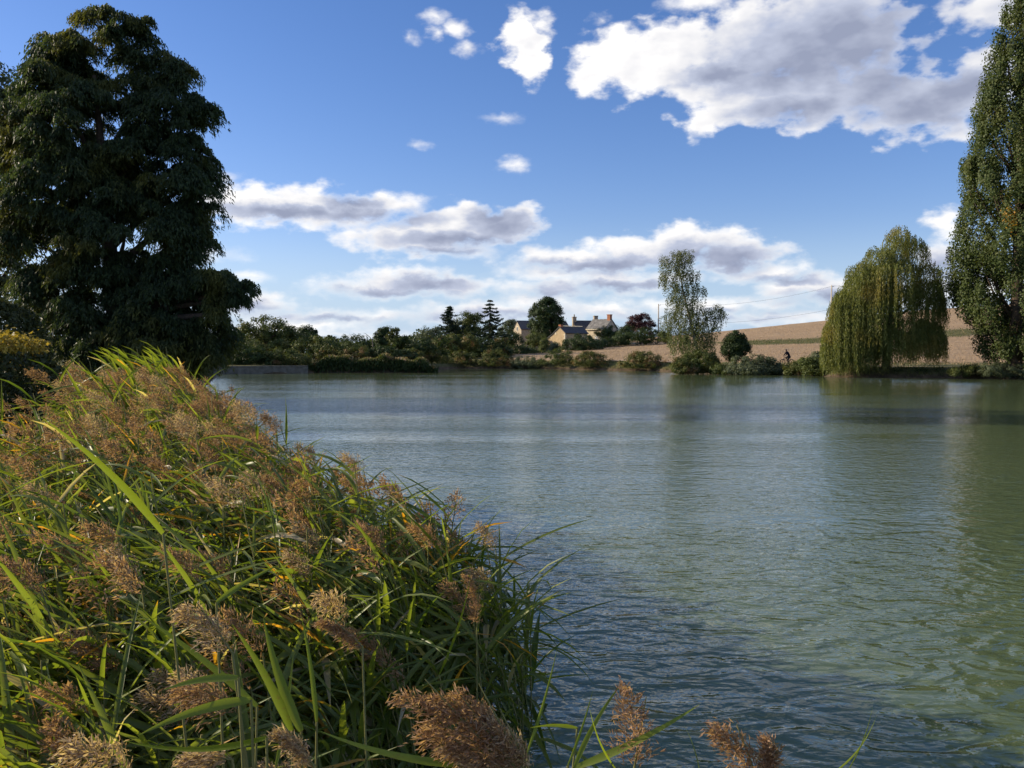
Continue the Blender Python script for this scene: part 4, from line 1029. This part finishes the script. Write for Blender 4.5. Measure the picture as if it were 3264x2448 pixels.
e_ = MB(); e_.tube([(-.205, -.025, 1.628), (-.212, 0, 1.627), (-.205, .025, 1.628)], [.004, .007, .004], 5); e_.build('mouth', M['helmet'], rider)

# ------------------------------------------------------------------ reeds
rng = np.random.default_rng(21)
def reed_leaf_material(name, a, b_, tipa, tipb, tip_amount, trans=.42):
    m, t, o = new_mat(name)
    rnd = t.geo('Random Per Island'); tt = t.attr('along')
    rnd2 = t.math('FRACT', t.math('MULTIPLY', rnd, 17.31)); rnd3 = t.math('FRACT', t.math('MULTIPLY', rnd, 53.7))
    base = t.ramp(rnd, greens(a, b_))
    spots = t.noise(t.coord('Object'), 55, 3, .65)
    base = t.mix(t.maprange(spots, .56, .72), base, t.mix(.5, base, (.16, .11, .04)))
    base = t.mix(t.maprange(rnd3, .90, .92), base, (.44, .38, .25))                       # some blades have dried out
    tipc = t.mix(rnd2, tipa, tipb)
    streak = t.noise(t.coord('Object'), 9, 3, .6)
    f_ = t.math('ADD', tt, t.math('MULTIPLY', t.math('SUBTRACT', streak, .5), .5))
    st = t.math('SUBTRACT', 1.12, t.math('MULTIPLY', t.maprange(rnd2, 1 - tip_amount, 1.0, 0, 1, 'LINEAR'), .8))
    f_ = t.maprange(t.math('SUBTRACT', f_, st), -.1, .18)
    col = t.mix(f_, base, tipc)
    b2 = principled(t, col, .42, .45)
    tr = t.n.new('ShaderNodeBsdfTranslucent'); t.l.new(t.mix(1.0, col, (1.6, 1.55, .45), 'MULTIPLY'), tr.inputs['Color'])
    mx = t.n.new('ShaderNodeMixShader'); mx.inputs[0].default_value = trans
    t.l.new(b2.outputs[0], mx.inputs[1]); t.l.new(tr.outputs[0], mx.inputs[2]); t.l.new(mx.outputs[0], o.inputs[0])
    return m
M['reedleaf'] = reed_leaf_material('reed_blade', (.075, .125, .024), (.195, .235, .05), (.46, .34, .05), (.50, .26, .04), .20, .5)
M['heroleaf'] = reed_leaf_material('broad_reed_blade', (.12, .18, .02), (.20, .25, .035), (.55, .34, .03), (.55, .20, .02), .95, .5)
M['reedstem'] = foliage('reed_stem', greens((.09, .11, .03), (.20, .18, .07)), None, .1)
M['plume'] = foliage('reed_plume', greens((.26, .175, .115), (.58, .45, .31)), None, .45, .8, gain=1.1)
M['plumedark'] = foliage('ripe_reed_plume', greens((.22, .125, .075), (.44, .29, .18)), None, .45, .8, gain=1.1)

def blade(p0_, d0, L, w, droop, seg=6, twist=0.0, fold=.25):
    """curved blade with a folded midrib; returns verts, quads, along"""
    p_ = np.array(p0_, float); d = np.array(d0, float); d /= np.linalg.norm(d)
    V, T = [], []
    for k in range(seg + 1):
        s = k / seg
        side = np.cross(d, (0, 0, 1.)); side /= max(np.linalg.norm(side), 1e-6); up = np.cross(side, d)
        ct, sn_ = math.cos(twist * s), math.sin(twist * s); sd2 = side * ct + up * sn_; up2 = up * ct - side * sn_
        ww = w * (min(1, .45 + s * 3)) * (1 - s ** 2.2) ** .9 + w * .02
        V += [p_ - sd2 * ww * .5 + up2 * ww * fold, p_.copy(), p_ + sd2 * ww * .5 + up2 * ww * fold]; T += [s] * 3
        d = d + np.array((0, 0, -droop / seg)); d /= np.linalg.norm(d); p_ = p_ + d * L / seg
    F_ = []
    for k in range(seg):
        i = k * 3; F_ += [(i, i + 1, i + 4, i + 3), (i + 1, i + 2, i + 5, i + 4)]
    return np.array(V), np.array(F_), np.array(T)
def plume(p0_, d0, L, n_br, spk, spl, spw, r=None, droop=.5, width=.45):
    """feathery panicle: branchlets with spikelets"""
    p0_ = np.array(p0_, float); d0 = np.array(d0, float) / np.linalg.norm(d0)
    lee = np.array((-1.0, .1, .0))
    C, A = [], []
    ax = []
    for j in range(n_br):
        s = (j + rng.random()) / n_br
        dd_ = unit((d0 + np.array((0, 0, -.55)) * s * droop + lee * s * .25)[None])[0]
        o_ = p0_ + dd_ * L * s * .72
        ln_ = L * width * (1 - s * .62) * rng.uniform(.7, 1.15)
        az_ = rng.normal(size=3); az_ = az_ - d0 * az_.dot(d0); az_ /= np.linalg.norm(az_)
        bd = unit((dd_ * 1.0 + az_ * .8 + lee * .3)[None])[0]
        u_ = np.linspace(.18, 1, spk)[:, None]
        pts = o_ + bd * ln_ * u_ + np.array((0, 0, -1.)) * (u_ ** 2) * ln_ * .32 + rng.normal(size=(spk, 3)) * spl * .35
        C.append(pts); A.append(unit(bd + np.array((0, 0, -.5)) * u_ + rng.normal(size=(spk, 3)) * .35))
    C = np.concatenate(C); A = np.concatenate(A); S = unit(np.cross(A, rdir(len(C))))
    return C, A, S, spl * rng.uniform(.7, 1.3, len(C)), spw

def make_reed(h, nleaf, hero=False, seg=6, br=52, spk=9, spl=.026, spw=.0052, lean=.16, pl=True, leafL=(.38, .75), wid=(.018, .038)):
    """arrays of one reed: stem, list of blades, plume; wind blows to -x"""
    sway = lean * rng.uniform(.4, 1.5); az_ = math.pi + rng.normal() * .7
    def sp(s): return np.array((math.cos(az_) * sway * h * s ** 2, math.sin(az_) * sway * h * s ** 2, h * s * (1 - .06 * s)))
    stem = [sp(s) for s in np.linspace(0, 1, 7)]
    leaves = []
    for k in range(nleaf):
        s = .22 + .74 * (k + rng.random() * .7) / nleaf
        la = (math.pi + rng.normal() * .75) if rng.random() < .56 else rng.random() * 6.283
        el_ = rng.uniform(.1, 1.2)
        d = (math.cos(la) * math.cos(el_), math.sin(la) * math.cos(el_), math.sin(el_))
        leaves.append(blade(sp(s), d, rng.uniform(*leafL) * (1.05 - .35 * abs(s - .6)), rng.uniform(*wid), rng.uniform(.2, 1.35), seg, rng.normal() * 1.1))
    pm = None
    if pl:
        d = sp(1) - sp(.92); pm = plume(sp(1) - d * .3, d / np.linalg.norm(d) + np.array((-.25, 0, 0)), rng.uniform(.24, .36), br, spk, spl, spw, width=rng.uniform(.38, .55))
    return stem, leaves, pm

# plan of the bed: right (water) edge and heights of the canopy
EDGE = np.array([(-.72, 2.3), (-.72, 3.2), (-.62, 4.2), (-.05, 4.9), (.16, 5.5), (.12, 6.1), (-.75, 7.1), (-1.45, 7.8), (-2.6, 9.8), (-3.95, 13), (-4.6, 15)])
def edge_x(y): return np.interp(y, EDGE[:, 1], EDGE[:, 0])
def canopy(x, y):
    h = np.interp(y, [2.2, 3, 4.5, 7, 10, 15], [1.05, 1.28, 1.62, 2.05, 2.45, 2.8])
    e = edge_x(y) - x
    return h * np.interp(e, [-.2, .0, .45, 1.1], [.50, .62, .84, 1.0])
def in_bed(x, y):
    left = np.interp(y, [2.2, 4, 7, 8, 9, 10, 12, 15], [-2.2, -3.2, -4.4, -4.6, -4.8, -5.1, -5.7, -6.0])
    return (x < edge_x(y)) & (x > left) & (y > 2.25)

# prototypes for the plants that can be told apart
HS = (1.1, 1.5, 1.9, 2.3)
protos = []
for h in HS:
    for v_ in range(4):
        stem, leaves, pm = make_reed(h, 8 + int(h * 2), pl=(v_ < 2))
        b_ = MB(); b_.tube(stem, [.0055, .0055, .005, .0045, .004, .0035, .003], 6, False)
        smesh = bpy.data.meshes.new('stem'); smesh.from_pydata(b_.v, [], b_.f); smesh.materials.append(M['reedstem'])
        lms = [np_mesh('leaf', V, F_, M['reedleaf'], smooth=True, attrs={'along': T}) for V, F_, T in leaves]
        C, A, S, L, w_ = pm if pm else (None,) * 5
        pmesh = pm and leaf_mesh('plume', C, A, S, L, w_, M['plumedark' if (v_ % 2) else 'plume'])
        protos.append((h, smesh, lms, pmesh))
cand = rng.uniform((-9, 2.25), (.4, 15), (9000, 2)); cand = cand[in_bed(cand[:, 0], cand[:, 1])]
cand = cand[np.abs(cand[:, 0] / cand[:, 1]) < .68]
hh = canopy(cand[:, 0], cand[:, 1])
# the 185 plants told apart: thinly spread over the bed, more of them near the camera
wgt = 1 / (cand[:, 1] ** 1.15); order = rng.permutation(len(cand)); chosen = []
for i in order:
    if len(chosen) >= 185: break
    if rng.random() < wgt[i] * 3.2 and all(np.hypot(*(cand[i] - cand[j])) > .06 * cand[i, 1] ** .5 for j in chosen[-400:]): chosen.append(i)
for i in chosen:
    x, y = cand[i]; e_ = edge_x(y) - x; h = hh[i] * rng.uniform(.80, 1.14) * (1.03 if e_ < .5 else 1)
    ks = [q_ for q_ in range(len(protos)) if abs(protos[q_][0] - h) <= .25] or [0 if h < 1.3 else len(protos) - 1]
    if rng.random() < (.85 if e_ < .6 else .55 if y > 6 else .25): ks = [q_ for q_ in ks if protos[q_][3]] or ks
    ph, sm, lms, pmsh = protos[ks[int(rng.integers(len(ks)))]]
    r_ = empty('reed_plant', (x, y, max(gz(x, y), -.25)), rng.normal() * .35); s = (h - r_.location.z) / ph * .94; r_.scale = (min(1.15, max(.8, s)), min(1.15, max(.8, s)), s)
    where = 'at the water edge' if edge_x(y) - x < .6 else 'by the near bank' if y < 3.8 else 'near the golden hedge' if y > 8.5 else 'deep in the bed'
    kind_ = 'green reed topped by a brown feathery plume' if pmsh else 'leafy green reed without a plume'
    tag(r_, kind_ + ' ' + where, 'reed', kind_.replace('reed', 'reeds', 1) + ' ' + where)
    link('stem', sm, r_)
    for lm in lms: link('leaf', lm, r_)
    if pmsh: link('plume', pmsh, r_)
# the crowd of reeds behind and between them, as one mass
lib = []
for h in HS:
    for v_ in range(5):
        stem, leaves, pm = make_reed(h, 11 + int(h * 3), seg=4, br=30, spk=6, spl=.032, spw=.0075, pl=(v_ in (1, 3)))
        V, F_, T, Mi = [], [], [], []; off = 0
        for lv, lf, lt in leaves: V.append(lv); F_.append(lf + off); T.append(lt); Mi.append(np.zeros(len(lf), int)); off += len(lv)
        b_ = MB(); b_.tube(stem, [.0055] * 4 + [.004] * 3, 4, False); V.append(np.array(b_.v)); F_.append(np.array(b_.f) + off); T.append(np.zeros(len(b_.v))); Mi.append(np.ones(len(b_.f), int)); off += len(b_.v)
        if pm:
            pv, pf = leaf_arrays(*pm); V.append(pv); F_.append(pf + off); T.append(np.zeros(len(pv))); Mi.append(np.full(len(pf), 2 + v_ % 2)); off += len(pv)
        lib.append((h, np.concatenate(V), np.concatenate(F_), np.concatenate(T), np.concatenate(Mi)))
rest = np.setdiff1d(np.arange(len(cand)), chosen); pr = rng.permutation(rest)
dens = 1 / (1 + .03 * cand[pr, 1]); pr = pr[rng.random(len(pr)) < dens][:1400]
BV, BF, BT, BM = [], [], [], []; off = 0
for i in pr:
    x, y = cand[i]; h = hh[i] * rng.uniform(.66, 1.04)
    ks = [q_ for q_ in range(len(lib)) if abs(lib[q_][0] - h) <= .25] or [0 if h < 1.3 else len(lib) - 1]
    if y < 6.2 and rng.random() < .7: ks = [q_ for q_ in ks if lib[q_][4].max() < 2] or ks
    elif y > 7.5 and rng.random() < .1: ks = [q_ for q_ in ks if lib[q_][4].max() > 1] or ks
    lh, V, F_, T, Mi = lib[ks[int(rng.integers(len(ks)))]]
    a_ = rng.normal() * .45; z0 = max(gz(x, y), -.25); s = (h - z0) / lh * .94; s2 = min(1.15, max(.8, s))
    ca, sa = math.cos(a_) * s2, math.sin(a_) * s2
    BV.append(np.stack([V[:, 0] * ca - V[:, 1] * sa + x, V[:, 0] * sa + V[:, 1] * ca + y, V[:, 2] * s + z0], 1)); BF.append(F_ + off); BT.append(T); BM.append(Mi); off += len(V)
bed = link('reed_bed', np_mesh('reed_bed', np.concatenate(BV), np.concatenate(BF), [M['reedleaf'], M['reedstem'], M['plume'], M['plumedark']], np.concatenate(BM), True, {'along': np.concatenate(BT)}))
tag(bed, 'dense mass of reeds filling the near bank', kind='stuff')

# broad blades and single plumes standing out at the front of the bed
def hero(label, root_px, D_, blades=(), plumes=(), stems=True):
    bx_ = at(root_px[0], root_px[1], D_); base = np.array((bx_[0], D_, max(gz(bx_[0], D_), -.2)))
    r_ = empty('reed_plant', tuple(base)); tag(r_, label, 'reed')
    for (x0, y0, x1, y1, w, bow) in blades:
        a_ = at(x0, y0, D_) - base; b2 = at(x1, y1, D_ + rng.normal() * .12) - base; V, T = [], []; seg = 9
        ax_ = b2 - a_; ln_ = np.linalg.norm(ax_); ax_ /= ln_; view = unit((np.array((0, -1, .45)) + rng.normal(size=3) * .25)[None])[0]
        side = np.cross(ax_, view); side /= np.linalg.norm(side)
        for k in range(seg + 1):
            s = k / seg; c_ = a_ + (b2 - a_) * s + side * bow * ln_ * 4 * s * (1 - s)
            ww = w * .62 * D_ / FPX * (min(1, .5 + 2.5 * s)) * max(.02, (1 - s ** 1.5)) ** .8
            V += [c_ - side * ww * .5 + view * ww * .16, c_, c_ + side * ww * .5 + view * ww * .16]; T += [s] * 3
        F_ = [q_ for k in range(seg) for q_ in ((k * 3, k * 3 + 1, k * 3 + 4, k * 3 + 3), (k * 3 + 1, k * 3 + 2, k * 3 + 5, k * 3 + 4))]
        link('leaf', np_mesh('leaf', np.array(V), np.array(F_), M['heroleaf'], smooth=True, attrs={'along': np.array(T)}), r_)
        b_ = MB(); b_.tube([(0, 0, 0), tuple(a_ * np.array((.7, .7, .6))), tuple(a_)], [.006, .005, .004], 6, False); b_.build('stem', M['reedstem'], r_, True)
    for (x0, y0, x1, y1, wd, mt) in plumes:
        nb = 105 if wd in (.62, .6) and D_ == 2.3 else 60
        a_ = at(x0, y0, D_) - base; b2 = at(x1, y1, D_) - base; d = b2 - a_; L = np.linalg.norm(d)
        C, A, S, Ls, w_ = plume(a_, d, L * 1.15, nb, 12, .024, .0042, droop=.25, width=wd)
        link('plume', leaf_mesh('plume', C, A, S, Ls, w_, M[mt]), r_)
        b_ = MB(); b_.tube([(0, 0, 0), tuple(a_ * np.array((.6, .6, .6))), tuple(a_), tuple(a_ + d * .8)], [.006, .005, .004, .0015], 6, False); b_.build('stem', M['reedstem'], r_, True)
hero('large bushy russet plume leaning out over the dark reed base', (1600, 2440), 2.3, [(1480, 2440, 1020, 2330, 46, -.04)], [(1610, 2440, 1290, 2095, .30, 'plumedark'), (1630, 2430, 1400, 2125, .32, 'plumedark'), (1670, 2450, 1490, 2110, .26, 'plumedark'), (1650, 2450, 1320, 2250, .34, 'plumedark'), (1690, 2460, 1570, 2210, .34, 'plume'), (1640, 2470, 1400, 2330, .36, 'plume')])
hero('slim rusty plume tilted left above the shaded reed stems', (1190, 2200), 3.4, [], [(1155, 2060, 1020, 1935, .22, 'plumedark')])
hero('upright narrow reddish plume at the water edge of the bed', (1520, 2200), 4.6, [(1400, 2150, 1500, 1840, 14, .03)], [(1520, 1990, 1530, 1800, .2, 'plumedark')])
hero('broad upright blades with orange edges in the front reeds', (960, 2440), 2.7, [(960, 2330, 840, 1970, 60, -.03), (930, 2330, 740, 1990, 52, .03), (1010, 2300, 960, 1960, 30, .02), (880, 2440, 935, 2080, 26, .02)], [])
hero('long arching blade with an orange tip low in the front reeds', (860, 2440), 2.5, [(800, 2230, 440, 2345, 60, .05), (760, 2160, 520, 2200, 46, .05), (850, 2350, 390, 2360, 40, -.06)], [])
hero('wide green blade slanting up across the middle of the bed', (760, 2400), 3.0, [(820, 2250, 430, 1950, 40, .02), (690, 1920, 890, 1800, 34, -.03), (520, 1700, 130, 1330, 44, .04)], [])
hero('tuft of tall blades with a golden leaf bending over the water', (1850, 2448), 2.5, [(1830, 2448, 1985, 2175, 30, -.04), (1830, 2448, 2230, 2245, 46, .03), (1810, 2440, 1890, 2200, 16, .02), (1960, 2448, 1880, 2260, 12, -.03)], [(2020, 2460, 2070, 2160, .42, 'plumedark')])
hero('thin green blade standing alone over the dark water', (1690, 2440), 3.2, [(1680, 2400, 1775, 2070, 20, .02), (1840, 2320, 1690, 2320, 22, .05)], [])
hero('golden brown plume poking up from the bottom of the bank', (2420, 2448), 2.4, [], [(2420, 2500, 2330, 2260, .45, 'plumedark'), (2440, 2500, 2490, 2350, .45, 'plumedark')])
hero('two dry thread thin blades leaning right over open water', (2700, 2448), 2.4, [(2660, 2460, 2795, 2280, 12, .06), (2700, 2460, 2782, 2250, 7, .05), (2230, 2460, 2180, 2310, 8, .03)], [])
hero('mottled plume and stem at the foot of the front reeds', (960, 2448), 2.6, [], [(1000, 2440, 890, 2290, .35, 'plume'), (740, 2420, 560, 2400, .5, 'plume'), (760, 2260, 560, 2150, .55, 'plumedark'), (740, 2080, 600, 1880, .45, 'plume')])
